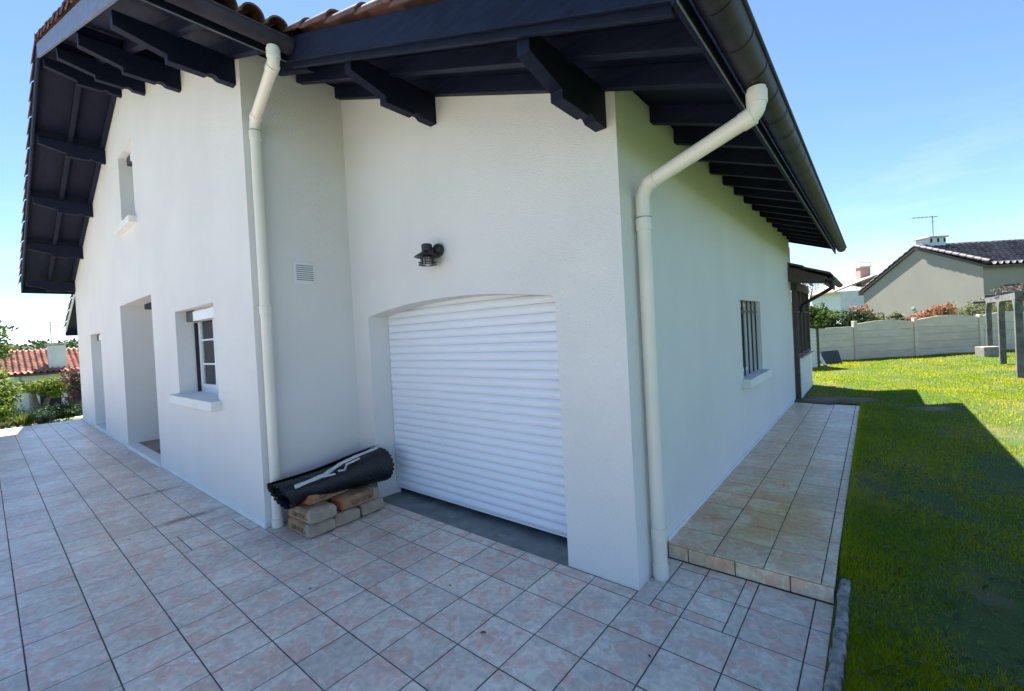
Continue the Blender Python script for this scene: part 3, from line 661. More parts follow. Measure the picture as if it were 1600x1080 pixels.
for yy, zz0 in ((8.09, 1.05),):
    c = VB(); n = 90
    for i in range(n + 1):
        y = 8.14 + 2.05 * i / n; xx = VX - .115 + .012 * math.sin(i * .9); c.v += [(xx, y, 1.05), (xx, y, 2.4)]
    c.f = [(2 * i, 2 * i + 2, 2 * i + 3, 2 * i + 1) for i in range(n)]; c.mi = [0] * n; c.build('net_curtain', M['white'], None, True)
def vz(x): return 2.86 - .43 * x
vr = VB().prism([(-3.2, vz(-3.2)), (.62, vz(.62)), (.62, vz(.62) + .03), (-3.2, vz(-3.2) + .03)], 'y', 7.70, 10.4).build('roof', M['brown'])
VB().prism([(-3.2, vz(-3.2) - .30), (.10, vz(.10) - .27), (.61, vz(.61) - .12), (.61, vz(.61) + .03), (-3.2, vz(-3.2) + .03)], 'y', 7.66, 7.695).build('verge_board', M['brown'], bevel=.004)
VB().box(.595, .62, 7.70, 10.4, vz(.62) - .13, vz(.62) + .005).build('eave_board', M['brown'])
v, f = tile_field(-3.2, .70, 7.66, 10.42, lambda x: vz(x) + .075, .21, .42)
add_field('roof_tiles', [(v, f)], M['tile_roof'], vr, Vector((-.5, 9.2, 0)))
b = VB(); n = 10
for y in (7.62, 10.42):
    for k in range(n + 1): a = math.pi + math.pi * k / n; b.v.append((.71 + .07 * math.cos(a), y, vz(.62) - .01 + .07 * math.sin(a)))
b.f = [(k, k + 1, n + 2 + k, n + 1 + k) for k in range(n)] + [tuple(range(n + 1)), tuple(range(n + 1, 2 * n + 2))]; b.mi = [0] * len(b.f); b.build('gutter', M['gutter'], None, True)
VB().tube(fillet([(.71, 7.8, vz(.62) - .07), (.71, 7.8, vz(.62) - .20), (.14, 8.3, 2.10), (.14, 8.3, 1.95)], .1), .035, 12).build('downpipe', M['gutter'], None, True)
VB().box(-.55, -.25, 9.9, 10.2, 2.9, 3.62).build('chimney', M['brick'], None, bevel=.01)

# ================================================================== THINGS BY THE GARAGE
# wall lantern
lx, lz = -1.875, 2.60; ly = -.175
lamp = thing('wall_lantern', (-1.80, -.0, 2.6), 'black caged bulkhead lantern on the wall above the garage door', 'lantern')
LI = Vector((-1.80, 0, 2.6))
def lp(mb, name, m, smooth=True):
    mb.v = [tuple(Vector(v) - LI) for v in mb.v]; return mb.build(name, m, lamp, smooth)
b = MB(); b.lathe([(0, 0), (.076, 0), (.088, .02), (.090, .05), (.080, .078), (.055, .098), (0, .106)], (0, 0, 0), 24); b.v = [(-1.795 + v[0], -v[2], 2.668 + v[1]) for v in b.v]; lp(b, 'back_plate', M['iron'])
lp(MB().tube(fillet([(-1.80, -.05, 2.665), (-1.805, -.12, 2.68), (-1.85, ly, 2.69), (lx, ly, 2.69)], .05), .017, 10), 'arm', M['iron'])
lp(MB().lathe([(0, .150), (.060, .148), (.072, .138), (.074, .12), (.070, .052), (.085, .034), (.165, -.012), (.178, -.026), (.172, -.03), (.09, -.012), (.07, -.012), (.07, -.03), (.105, -.034), (.105, -.044), (0, -.044)], (lx, ly, lz), 28), 'hood', M['iron'])
lp(MB().lathe([(.058, -.044), (.060, -.10), (.050, -.135), (.02, -.150), (0, -.152)], (lx, ly, lz), 20), 'glass_globe', mat('frosted_globe', (.62, .64, .66), (.55, .57, .60), 5, .15))
for z in (-.062, -.098, -.132):
    lp(MB().lathe([(.072, z - .005), (.078, z + .004), (.124 if z < -.07 else .10, z - .003), (.126 if z < -.07 else .10, z - .010), (.078, z - .009), (.072, z - .005)], (lx, ly, lz), 26), 'guard_ring', M['iron'])
for k in range(4):
    a = k * math.pi / 2 + .45; lp(MB().tube([(lx + .073 * math.cos(a), ly + .073 * math.sin(a), lz - .04), (lx + .073 * math.cos(a), ly + .073 * math.sin(a), lz - .145)], .006, 8), 'guard_bar', M['iron'])

lamp.location = (-1.866, 0, 2.622); lamp.scale = (.69, .69, .69)

# mortar bags
def bag_mesh(L, W, H, seed):
    r = random.Random(seed); nx, ny = 18, 12; V, F = [], []
    for s in (1, -1):
        for i in range(nx + 1):
            for j in range(ny + 1):
                u, v = 2 * i / nx - 1, 2 * j / ny - 1
                e = (1 - abs(u) ** 18) ** .28 * (1 - abs(v) ** 16) ** .28
                z = s * H / 2 * (.62 + .38 * e) + (.006 * math.sin(5 * u + seed) * math.cos(4 * v + seed * 2) + r.uniform(-.0015, .0015)) * e
                if s < 0: z = max(z, -H / 2)
                cx_ = 1 - .04 * abs(v) ** 4; V.append((u * L / 2 * cx_, v * W / 2 * (1 - .05 * abs(u) ** 4), z))
    n = (nx + 1) * (ny + 1)
    for i in range(nx):
        for j in range(ny):
            a = i * (ny + 1) + j; F += [(a, a + ny + 1, a + ny + 2, a + 1), (n + a, n + a + 1, n + a + ny + 2, n + a + ny + 1)]
    rim = [i * (ny + 1) for i in range(nx + 1)] + [nx * (ny + 1) + j for j in range(1, ny + 1)] + [i * (ny + 1) + ny for i in range(nx - 1, -1, -1)] + [j for j in range(ny - 1, 0, -1)]
    for k in range(len(rim)): a, b_ = rim[k], rim[(k + 1) % len(rim)]; F.append((a, b_, n + b_, n + a))
    mb = MB().add(V, F)
    for k, fc in enumerate(mb.f):
        c = sum(V[i][0] for i in fc) / len(fc); mb.mi[k] = 1 if c > L * .30 else (2 if c < -L * .40 else 0)
    return mb.mesh('mortar_bag', [M['bag'], M['bagw'], M['bago']], True)
bagm = [bag_mesh(.46, .275, .128, s) for s in (1, 2, 3)]
def text_part(txt, size, loc, rot, parent, m, sx=1):
    cu = bpy.data.curves.new('lettering', 'FONT'); cu.body = txt; cu.size = size; cu.extrude = .0006; cu.align_x = 'CENTER'; cu.align_y = 'CENTER'; cu.space_character = 1.05
    o = bpy.data.objects.new('tmp', cu); COL.objects.link(o); dg = bpy.context.evaluated_depsgraph_get(); me = bpy.data.meshes.new_from_object(o.evaluated_get(dg)); bpy.data.objects.remove(o)
    me.materials.clear(); me.materials.append(m); t = inst('lettering', me, loc, parent, rot, (sx, 1, 1)); return t
PI = math.pi
bags = [ # loc, rotz, mesh, label
 ((-3.03, -.84, .064), 0, 0, 'paper mortar bag at the bottom of the front pair under the black roll'),
 ((-3.02, -.83, .190), .03, 1, 'paper mortar bag with pale curled end on top of the front pair'),
 ((-3.05, -.555, .064), -.04, 2, 'paper mortar bag on the ground in the middle of the pile'),
 ((-3.06, -.275, .064), .03, 0, 'paper mortar bag on the ground nearest the garage door'),
 ((-2.985, -.395, .190), PI / 2 + .03, 1, 'printed mortar bag lying across the two rear ground bags'),
 ((-3.27, -.42, .190), PI / 2, 0, 'mortar bag against the wall, behind the printed one'),
 ((-3.14, -.66, .305), PI / 2 + .10, 2, 'printed mortar bag on top of the pile directly under the roll')]
for k, (loc, rz, mi, lab) in enumerate(bags):
    t = inst('mortar_bag', bagm[mi], loc, None, (random.uniform(-.02, .02), random.uniform(-.03, .03), rz)); tag(t, lab, 'bag', 'mortar bags piled by the garage door')
    text_part('GIROCK', .062, (0, -.1395, .0), (PI / 2, 0, 0), t, M['ink'])
    if rz < 1: text_part('|||', .03, (.16, -.1395, -.005), (PI / 2, 0, 0), t, M['ink_green'])
    if rz > 1: text_part('GIROCK', .062, (0, .1395, .0), (PI / 2, 0, PI), t, M['ink'])
# rolled dimpled membrane
roll = thing('membrane_roll', (-3.18, -.55, .42), 'rolled black studded damp-proof membrane lying on the mortar bags', 'membrane')
RL = Vector((-3.18, -.55, .42))
FL = lambda t: .72 + .22 * t
CX = lambda t: -3.20 + .12 * t + .02 * math.sin(t * 5)
CZ = lambda t: .385 + .040 * t
def roll_surface(turns=5.2, na=900, nt=360, stud=.0065):
    tt = np.linspace(0, 1, nt); aa = np.linspace(0, 1, na); V = np.zeros((nt, na, 3))
    for i, t in enumerate(tt):
        for_a = aa * turns * 2 * PI + 1.75
        turn = aa * turns
        R = (.178 + .044 * t) * (1 - .86 * turn / turns)
        R = R * (1 + .035 * np.sin(for_a * 2 + 3 * t) + .02 * np.sin(9 * t + for_a))
        u = np.minimum(1, aa * 18) ; s = stud * (.5 + .5 * np.cos(for_a * R / .0105)) * (.5 + .5 * math.cos(t * 1.17 / .0105 * 1.0 + 0)) * 1.6
        s = stud * np.maximum(0, np.sin((for_a * .17 + t * 1.17 * .9) / .0056)) * (.35 + .65 * np.maximum(0, np.sin((for_a * .17 * .6 - t * 1.17 * 1.2) / .0056)))
        R = R + s
        flat = FL(t)
        cx_ = CX(t); cy_ = -1.06 + 1.09 * t - .075 * (1 - t) ** 2 * np.sin(for_a) + .02 * np.sin(for_a + 1) + .012 * np.sign(np.sin(for_a * 22)) * (abs(t - .5) > .49) * .5; cz_ = CZ(t)
        V[i, :, 0] = cx_ + R * np.cos(for_a) * 1.06; V[i, :, 1] = cy_; V[i, :, 2] = cz_ + R * np.sin(for_a) * flat
    # loose outer flap at the near end hangs down
    for i, t in enumerate(tt):
        k = np.clip((.20 - t) / .20, 0, 1)
        if k > 0: V[i, :, 2] -= .05 * k * k * np.maximum(0, -np.sin(aa * turns * 2 * PI + 1.75)) * (aa < .25)
    idx = np.arange(nt * na).reshape(nt, na); F = np.stack([idx[:-1, :-1], idx[1:, :-1], idx[1:, 1:], idx[:-1, 1:]], -1).reshape(-1, 4)
    return V, F
V, F = roll_surface()
ro = np_mesh('membrane_sheet', V.reshape(-1, 3) - np.array(RL), F, M['mat_black'], roll); ro.data.polygons.foreach_set('use_smooth', [True] * len(ro.data.polygons))
def tape(path, wd, name='tape_strip'):
    """strip laid over the roll: list of (t, angle); sits 6 mm proud"""
    P = []
    for t, th in path:
        R = (.178 + .044 * t) * 1.04 + .009; flat = FL(t); k = max(0, (.20 - t) / .20)
        P.append(Vector((CX(t) + R * math.cos(th) * 1.06, -1.06 + 1.09 * t - .05 * (1 - t) ** 2, CZ(t) + R * math.sin(th) * flat)))
    mb = MB(); n = len(P)
    for i, p in enumerate(P):
        d = (P[min(i + 1, n - 1)] - P[max(i - 1, 0)]).normalized(); up = Vector((p.x + 3.16, 0, p.z - .40)).normalized(); s = d.cross(up).normalized()
        ww = wd * (1 + .15 * math.sin(i * 1.7)); mb.v += [tuple(p + s * ww - RL), tuple(p - s * ww - RL)]
    mb.f = [(2 * i, 2 * i + 1, 2 * i + 3, 2 * i + 2) for i in range(n - 1)]; mb.mi = [0] * (n - 1)
    o = mb.build(name, M['tape'], roll, True); sm = o.modifiers.new('thick', 'SOLIDIFY'); sm.thickness = .0015
def lerp_path(pts, n=26):
    out = []
    for i in range(n):
        s = i / (n - 1) * (len(pts) - 1); k = min(int(s), len(pts) - 2); q = s - k; q = q * q * (3 - 2 * q) if len(pts) > 2 else q
        out.append((pts[k][0] + (pts[k + 1][0] - pts[k][0]) * q, pts[k][1] + (pts[k + 1][1] - pts[k][1]) * q))
    return out
tape(lerp_path([(.10, .62), (.34, .78), (.52, 1.12), (.66, 1.22), (.93, 1.28)]), .018)
tape(lerp_path([(.33, .70), (.43, .62)], 8), .010); tape(lerp_path([(.55, .92), (.70, 1.0)], 10), .010); tape(lerp_path([(.46, .72), (.52, .66), (.55, .88)], 12), .010)

# door mat in the porch
tag(MB().box(-.38, .38, -.24, .24, 0, .014).build('door_mat', M['plastic'], bevel=.004), 'dark door mat on the brown porch floor', 'door mat').location = (-8.25, DW + .42, .057)

lm = MB().add([(-.022, 0, 0), (-.006, .010, .004), (.012, .008, .006), (.026, 0, .002), (.012, -.008, .006), (-.006, -.010, .004)], [(0, 1, 2, 3, 4, 5)]).mesh('fallen_leaf', mat('dead_leaf', (.07, .045, .03), (.12, .08, .05), 30, .8))
for x, y, w_ in ((-1.15, -.72, 'in front of the middle of the garage door'), (-2.0, -1.35, 'out in the open before the mortar bags'), (-.6, -.95, 'before the right jamb of the garage door'), (.3, -.55, 'in front of the downpipe at the garage corner'), (.55, 2.35, 'on the raised walk beside the garage'), (-4.4, -2.0, 'near the left downpipe')):
    tag(inst('fallen_leaf', lm, (x, y, .004 if y < .5 else .126), None, (0, 0, random.uniform(0, 6)), (random.uniform(.6, 1.0),) * 3), 'tiny brown dead leaf on the tiles ' + w_, 'leaf', 'dead leaves scattered on the tiles')
# ================================================================== LAWN EDGE
def kerb_mesh(L, seed):
    r = random.Random(seed); bm = bmesh.new(); bmesh.ops.create_cube(bm, size=1); bmesh.ops.subdivide_edges(bm, edges=bm.edges[:], cuts=4, use_grid_fill=True)
    for v in bm.verts:
        q = (abs(2 * v.co.x) ** 4 + abs(2 * v.co.z) ** 4) ** .25
        if q > .01 and v.co.z > -.3: s = (1 / max(1, q * 1.12)); v.co.x *= s; v.co.z = v.co.z * s if v.co.z > 0 else v.co.z
        v.co.x = v.co.x * .074 + r.uniform(-.004, .004); v.co.y = v.co.y * L * (1 - .04 * max(0, 2 * abs(v.co.y) - .6)) + r.uniform(-.004, .004); v.co.z = v.co.z * .16 + r.uniform(-.005, .005)
    me = bpy.data.meshes.new('kerb_stone'); bm.to_mesh(me); bm.free(); me.materials.append(M['stone']); return me
km = [kerb_mesh(.212, s) for s in range(5)]
kerb = thing('stone_edging', (1.12, -.6, 0), 'rough grey stone edging between the terrace and the lawn', 'edging')
y = .66; k = 0
while y > -4.2:
    inst('edging_stone', km[k % 5], Vector((1.116 + random.uniform(-.006, .006), y, .002 + random.uniform(-.008, .008))) - Vector((1.12, -.6, 0)), kerb, (0, random.uniform(-.06, .06), random.uniform(-.05, .05))); y -= .198; k += 1

# ================================================================== GRASS
def blades(name, n, region, hmin, hmax, wid, m, seed, dens=None, lean=.6):
    g = np.random.default_rng(seed); P = region(g, n)
    if dens is not None: P = P[dens(P[:, 0], P[:, 1], g)]
    n = len(P); z = lawn_h(P[:, 0], P[:, 1]); a = g.uniform(0, 2 * np.pi, n); h = g.uniform(hmin, hmax, n); w = wid * g.uniform(.6, 1.3, n); d = g.uniform(0, 2 * np.pi, n); le = h * g.uniform(.1, lean * 1.6, n)
    dist = np.sqrt((P[:, 0] - CAM.x) ** 2 + (P[:, 1] - CAM.y) ** 2); w = w * np.clip(dist / 5, 1, 4.5)
    b0 = np.stack([P[:, 0] - np.cos(a) * w, P[:, 1] - np.sin(a) * w, z - .01], -1); b1 = np.stack([P[:, 0] + np.cos(a) * w, P[:, 1] + np.sin(a) * w, z - .01], -1)
    t = np.stack([P[:, 0] + np.cos(d) * le, P[:, 1] + np.sin(d) * le, z + h], -1)
    V = np.stack([b0, b1, t], 1).reshape(-1, 3); o = np_mesh(name, V, np.arange(3 * n).reshape(-1, 3), m); return o
def vnoise(x, y): return np.sin(x * 1.7 + 2 * np.sin(y * 1.1)) * np.sin(y * 1.3 + 1.5 * np.sin(x * .8 + .7)) + .5 * np.sin(x * 4.1 + y * 2.3) * np.sin(y * 3.7 - x * 1.9)
def dens(x, y, g):
    bare = np.exp(-(((x - 1.95) / .5) ** 2 + ((y - 7.45) / .25) ** 2)) + np.exp(-(((x - .6) / .62) ** 2 + ((y - 8.3) / .6) ** 2)) + .75 * np.exp(-(((x - 1.75) / .35) ** 2 + ((y - 2.5) / .7) ** 2)) + .7 * np.exp(-(((x - 1.95) / .3) ** 2 + ((y - .75) / .55) ** 2))+ .6 * np.exp(-(((x - 2.3) / .3) ** 2 + ((y - 4.2) / .8) ** 2))
    p = .70 + .38 * vnoise(x, y) + .22 * np.sin(x * 9 + 3 * np.sin(y * 5)) * np.sin(y * 8 + 2 * np.sin(x * 6)) - 1.05 * bare
    p = np.where(y > 8.6, np.maximum(p, .97), p)
    ok = ~((x < 1.155) & (y < .78)) & ~((x < 1.085) & (y < 7.72)) & ~((x < .16) & (y < 10.4))
    return ok & (g.random(len(x)) < p)
def polar(rmin, rmax, a0, a1):
    def f(g, n):
        r = rmin * (rmax / rmin) ** g.random(n); a = g.uniform(a0, a1, n); return np.stack([CAM.x + r * np.sin(a), CAM.y + r * np.cos(a)], -1)
    return f
tag(blades('lawn_grass', 520000, polar(2.2, 26, math.radians(-14), math.radians(24)), .012, .042, .0024, M['grass'], 3, dens), 'short mown lawn grass beside the house', 'grass', kind='stuff')
tag(blades('dry_grass', 40000, polar(1.6, 14, math.radians(-10), math.radians(24)), .008, .022, .0020, M['dry'], 4, lambda x, y, g: ~((x < 1.16) & (y < 7.7)) & ~((x < .2)) & (g.random(len(x)) < .30 - .45 * vnoise(x, y) + .9 * np.exp(-(((x - 1.75) / .35) ** 2 + ((y - 2.5) / .7) ** 2)) + .9 * np.exp(-(((x - 1.95) / .3) ** 2 + ((y - .75) / .55) ** 2)) + .6 * np.exp(-(((x - 2.3) / .3) ** 2 + ((y - 4.2) / .8) ** 2))), 1.8), 'dry straw scattered in the worn lawn', 'dry grass', kind='stuff')
def edge(g, n): return np.stack([1.082 + np.abs(g.normal(0, .025, n)) - .012 * (g.random(n) < .3), g.uniform(.75, 7.7, n)], -1)
tag(blades('edge_grass', 1100, edge, .02, .08, .0022, M['grass'], 8, None, .5), 'longer grass fringe overhanging the tiled walk', 'grass', kind='stuff')
# clover-like weeds in the near lawn
g = np.random.default_rng(12); n = 1300; r = g.uniform(2.6, 6.5, n); a = g.uniform(-.06, .33, n); px, py = CAM.x + r * np.sin(a), CAM.y + r * np.cos(a); ok = px > 1.2; px, py = px[ok], py[ok]; n = len(px)
V = []; z = lawn_h(px, py) + g.uniform(.015, .04, n); rot = g.uniform(0, 6.28, n); s = g.uniform(.008, .02, n); tl = g.uniform(-.4, .4, (n, 2))
for k in range(4):
    q = rot + k * np.pi / 2; dx, dy = np.cos(q) * s * (1.5 if k % 2 else .8), np.sin(q) * s * (1.5 if k % 2 else .8); V.append(np.stack([px + dx, py + dy, z + dx * tl[:, 0] + dy * tl[:, 1]], -1))
tag(np_mesh('lawn_weeds', np.stack(V, 1).reshape(-1, 3), np.arange(4 * n).reshape(-1, 4), M['leaf']), 'small broad-leaved weeds in the shaded lawn', 'weeds', kind='stuff')

# ================================================================== FOLIAGE
def leaves(clumps, size, seed, flat=.0):
    g = np.random.default_rng(seed); Vs = []
    for (c, r, n) in clumps:
        d = g.normal(size=(n, 3)); d /= np.linalg.norm(d, axis=1)[:, None]; rad = g.random(n) ** (.45)
        P = np.array(c) + d * rad[:, None] * np.array(r) * (1 + .18 * np.sin(d[:, :1] * 5 + seed) + .15 * np.sin(d[:, 2:] * 7 + 2 * seed))
        u = g.normal(size=(n, 3)); u /= np.linalg.norm(u, axis=1)[:, None]; w = np.cross(u, d + .5 * g.normal(size=(n, 3))); w /= np.linalg.norm(w, axis=1)[:, None] + 1e-9
        s = size * g.uniform(.6, 1.35, n)[:, None]
        Vs.append(np.stack([P - u * s, P + w * s * .5, P + u * s, P - w * s * .5], 1))
    V = np.concatenate(Vs).reshape(-1, 3); return V, np.arange(len(V)).reshape(-1, 4)
def plant(name, base, clumps, size, m, label, cat, group=None, stems=3, seed=1, trunk_r=.04, extra=None):
    t = thing(name, base, label, cat, group); B = np.array(base)
    V, F = leaves(clumps, size, seed); np_mesh('crown', V - B, F, m, t)
    if extra:
        V, F = leaves(extra[0], size, seed + 50); np_mesh('new_shoots', V - B, F, extra[1], t)
    r = random.Random(seed); mb = MB()
    for k in range(stems):
        c = Vector(clumps[k % len(clumps)][0]); p0 = Vector((r.uniform(-.1, .1), r.uniform(-.1, .1), -.05)); p1 = c - Vector(base); mid = p0.lerp(p1, .5) + Vector((r.uniform(-.1, .1), r.uniform(-.1, .1), .05)); mb.tube([p0, mid, p1], [trunk_r, trunk_r * .7, trunk_r * .3], 7)
    mb.build('trunk', M['bark'], t, True); return t
FWD = Vector((-.63745, .77042, 0)).normalized(); RGT = Vector((FWD.y, -FWD.x, 0))
def fr(a, b, z=0): p = Vector((CAM.x, CAM.y, 0)) + RGT * a + FWD * b; return Vector((p.x, p.y, z))

# ================================================================== FENCE (concrete plates between posts, parallel to RGT)
FD = 15.5
fang = math.atan2(RGT.y, RGT.x)
fence = thing('concrete_fence', fr(13.0, FD, .25), 'grey concrete plank fence with arched tops at the end of the lawn', 'fence')
fence.rotation_euler = (0, 0, fang)
posts = [10.0, 12.12, 14.25, 16.55, 18.5, 20.6]   # offsets along RGT
tops = [(1.18, 1.18, .0), (1.26, 1.26, .09), (1.30, 1.30, .11), (1.32, 1.32, .11), (1.32, 1.32, .11)]
for x in posts: MB().box(x - 13 - .06, x - 13 + .06, -.07, .07, -.25, 1.37 if x > 11 else 1.24).build('post', M['fence'], fence, bevel=.012)
for (xa, xb), (ha, hb, ar) in zip(zip(posts[:-1], posts[1:]), tops):
    a, b_ = xa - 13 + .062, xb - 13 - .062; n = 5; ph = ha / n
    for k in range(n - 1): pl_ = (k * ph if k else -.25, (k + 1) * ph); MB().prism([(-.022, pl_[0] + .012), (-.008, pl_[0]), (.008, pl_[0]), (.022, pl_[0] + .012), (.022, pl_[1] - .012), (.008, pl_[1] - .001), (-.008, pl_[1] - .001), (-.022, pl_[1] - .012)], 'x', a, b_).build('plank', M['fence'], fence)
    pr = [(a, (n - 1) * ph + .006)] + [(b_, (n - 1) * ph + .006)] + [(b_ + (a - b_) * s / 14, ha + ar * math.sin(math.pi * s / 14)) for s in range(15)]
    MB().prism(pr, 'y', -.022, .022).build('top_plank', M['fence'], fence, bevel=.007)
# shed, sheet and board in the fence corner
shed = thing('garden_shed', fr(9.05, 13.9, .22), 'small white slatted garden shed behind the veranda', 'shed'); shed.rotation_euler = (0, 0, fang)
for k in range(10): MB().box(-1.2, .62, -.02, .0, .02 + k * .122, .128 + k * .122).build('slat', M['white'], shed, bevel=.005)
for k in range(10): MB().box(.60, .62, .002, 1.0, .02 + k * .122, .128 + k * .122).build('slat', M['white'], shed)
MB().box(.585, .655, -.035, .02, 0, 1.25).build('corner_post', M['brown'], shed)
MB().prism([(-1.3, 1.36), (.78, 1.24), (.78, 1.275), (-1.3, 1.40)], 'y', -.15, 1.1).build('roof', M['gutter'], shed)
o = MB().prism([(-.31, 0), (.33, 0), (.25, .42), (.22, .46), (-.30, .44)], 'y', -.03, .03).build('plastic_panel', M['plastic'], None, bevel=.01); o.location = fr(10.62, 14.6, .235); o.rotation_euler = (-.12, 0, fang); tag(o, 'dark blue plastic panel leaning against the concrete fence', 'panel')
o = MB().box(-.05, .05, -.012, .012, 0, .78).build('timber_board', M['white'], None, bevel=.004); o.location = fr(10.18, 14.3, .22); o.rotation_euler = (-.2, -.38, fang); tag(o, 'pale narrow board leaning beside the shed', 'board')

# ================================================================== PERGOLA
pg = thing('pergola', (4.0, 15.3, .24), 'weathered grey pergola with square posts on the right of the lawn', 'pergola'); PG = Vector((4.0, 15.3, .24))
pp = [(4.22, 18.2, .26, 2.0), (4.10, 15.55, .235, 2.03), (3.90, 12.45, .2, 1.98)]
for (x, y, z, h) in pp: MB().box(x - .065 - PG.x, x + .065 - PG.x, y - .065 - PG.y, y + .065 - PG.y, z - .1 - PG.z, h - PG.z).build('post', M['pergola'], pg, bevel=.015)
for (a, b_) in ((0, 1), (1, 2)):
    A, B = Vector(pp[a][:2] + (0,)), Vector(pp[b_][:2] + (0,)); d = B - A; L = d.length; ang = math.atan2(d.y, d.x)
    pr = [(-.15, 2.0), (-.15, 2.16), (L + .15, 2.16), (L + .15, 2.0), (L - .1, 2.0)] + [(L - .1 - .38 * (1 - math.cos(q)), 1.62 + .38 * math.sin(q)) for q in np.linspace(0, math.pi / 2, 7)] + [(.1 + .38 * (1 - math.cos(q)), 1.62 + .38 * math.sin(q)) for q in np.linspace(math.pi / 2, 0, 7)] + [(.1, 2.0)]
    pr2 = []
    for q in pr:
        if not pr2 or (Vector(q) - Vector(pr2[-1])).length > 1e-4: pr2.append(q)
    o = MB().prism(pr2, 'y', -.06, .06).build('beam', M['pergola'], pg); o.location = Vector((A.x, A.y, 0)) - PG; o.rotation_euler = (0, 0, ang)
for (x, y) in ((4.16, 17.0), (4.05, 14.6), (4.2, 18.2)):
    o = MB().box(-.18, 2.2, -.035, .035, 0, .08).build('cross_beam', M['pergola'], pg, bevel=.008); o.location = Vector((x, y, 2.165 if y < 18 else 1.99)) - PG
    if y > 18: o.location.x -= .15
o = MB().box(-.24, .24, -.20, .20, 0, .36).build('stone_block', mat('block_stone', (.24, .22, .19), (.32, .29, .25), 9, .9, .5, 40), None, bevel=.02); o.location = (4.12, 17.7, .24); o.rotation_euler = (0, 0, .45); tag(o, 'square stone block at the foot of the farthest pergola post', 'block')
plant('climbing_vine', (4.45, 15.4, .24), [((4.45, 15.4, 2.25), (.45, .7, .22), 1500), ((4.9, 14.9, 2.3), (.5, .6, .25), 1200)], .05, M['leaf_b'], 'brown dried vine heaped on top of the pergola', 'vine', seed=31, stems=1, trunk_r=.03)

# ================================================================== PLANTS BEYOND THE FENCE
def hedge_clumps(a0, a1, b, z0, z1, n, cnt, seed, rr=.5):
    r = random.Random(seed); out = []
    for k in range(n): q = k / max(1, n - 1); p = fr(a0 + (a1 - a0) * q + r.uniform(-.2, .2), b + r.uniform(-.2, .3)); out.append(((p.x, p.y, z0 + (z1 - z0) * q + r.uniform(-.12, .12)), (rr, rr, rr * .9), cnt))
    return out
p = fr(13.3, 19.5, .3); plant('evergreen_shrub', p, hedge_clumps(11.9, 13.0, 18.6, 1.15, 1.75, 4, 1100, 1, .75) + hedge_clumps(12.2, 13.4, 18.9, 2.0, 1.7, 3, 900, 2, .7), .085, M['leaf'], 'large green shrub above the fence next to the veranda', 'shrub', seed=3)
p = fr(14.6, 18.9, .3); plant('dark_laurel', p, hedge_clumps(13.7, 14.6, 18.2, 1.2, 1.5, 3, 700, 5, .55), .07, M['leaf_d'], 'dark green shrub between the large shrub and the red one', 'shrub', seed=4)
p = fr(15.5, 19.3, .3); plant('photinia', p, hedge_clumps(15.1, 15.9, 18.9, 1.55, 1.4, 3, 420, 6, .42), .06, M['leaf'], 'red-tipped shrub left of the neighbouring gable wall', 'shrub', seed=5, extra=(hedge_clumps(15.0, 15.9, 18.9, 1.85, 1.5, 3, 420, 7, .42), M['leaf_r']))
p = fr(17.4, 19.2, .3); plant('photinia', p, hedge_clumps(17.4, 18.7, 19.0, 1.3, 1.7, 4, 380, 8, .42), .055, M['leaf_v'], 'red-leaved shrub starting the clipped hedge above the fence', 'shrub', seed=6, extra=(hedge_clumps(17.3, 18.6, 19.0, 1.45, 1.85, 4, 420, 9, .40), M['leaf_r']))
p = fr(20.5, 19.2, .3); plant('clipped_hedge', p, hedge_clumps(18.9, 23.5, 19.1, 1.55, 2.05, 10, 520, 10, .52), .055, M['leaf_v'], 'long pale green hedge above the fence under the gable house', 'hedge', seed=7, stems=6)
p = fr(16.4, 20.5, .3); plant('yucca', p, [((*fr(16.85, 19.2).xy, 1.55), (.3, .3, .28), 160)], .12, M['leaf_v'], 'spiky pale plant poking up behind the fence', 'plant', seed=8)
p = fr(23.0, 30.0, .3); plant('bare_tree', fr(19.2, 29.0, .3), [((*fr(19.5, 29).xy, 4.4), (.9, .9, .7), 260), ((*fr(18.6, 29).xy, 4.9), (.8, .8, .6), 230), ((*fr(20.3, 29.3).xy, 4.0), (.7, .7, .6), 180)], .07, M['leaf_p'], 'thin sparse tree rising behind the veranda roof', 'tree', seed=9, stems=6, trunk_r=.06)

# ================================================================== NEIGHBOUR HOUSES
def antenna(name, loc, label, h=1.5, boom=1.2, rz=0):
    t = thing(name, loc, label, 'antenna'); MB().tube([(0, 0, 0), (0, 0, h)], .022, 8).build('mast', M['antenna'], t, True)
    MB().tube([(-boom, 0, h - .08), (boom * .25, 0, h - .05)], .018, 8).build('boom', M['antenna'], t, True)
    for k in range(7):
        x = -boom + k * boom * 1.2 / 6; MB().tube([(x, -.22, h - .07), (x, .22, h - .07)], .009, 6).build('element', M['antenna'], t, True)
    MB().tube([(-.02, -.3, h - .35), (.05, .3, h - .35)], .012, 6).build('element', M['antenna'], t, True)
    t.rotation_euler = (0, 0, rz); return t
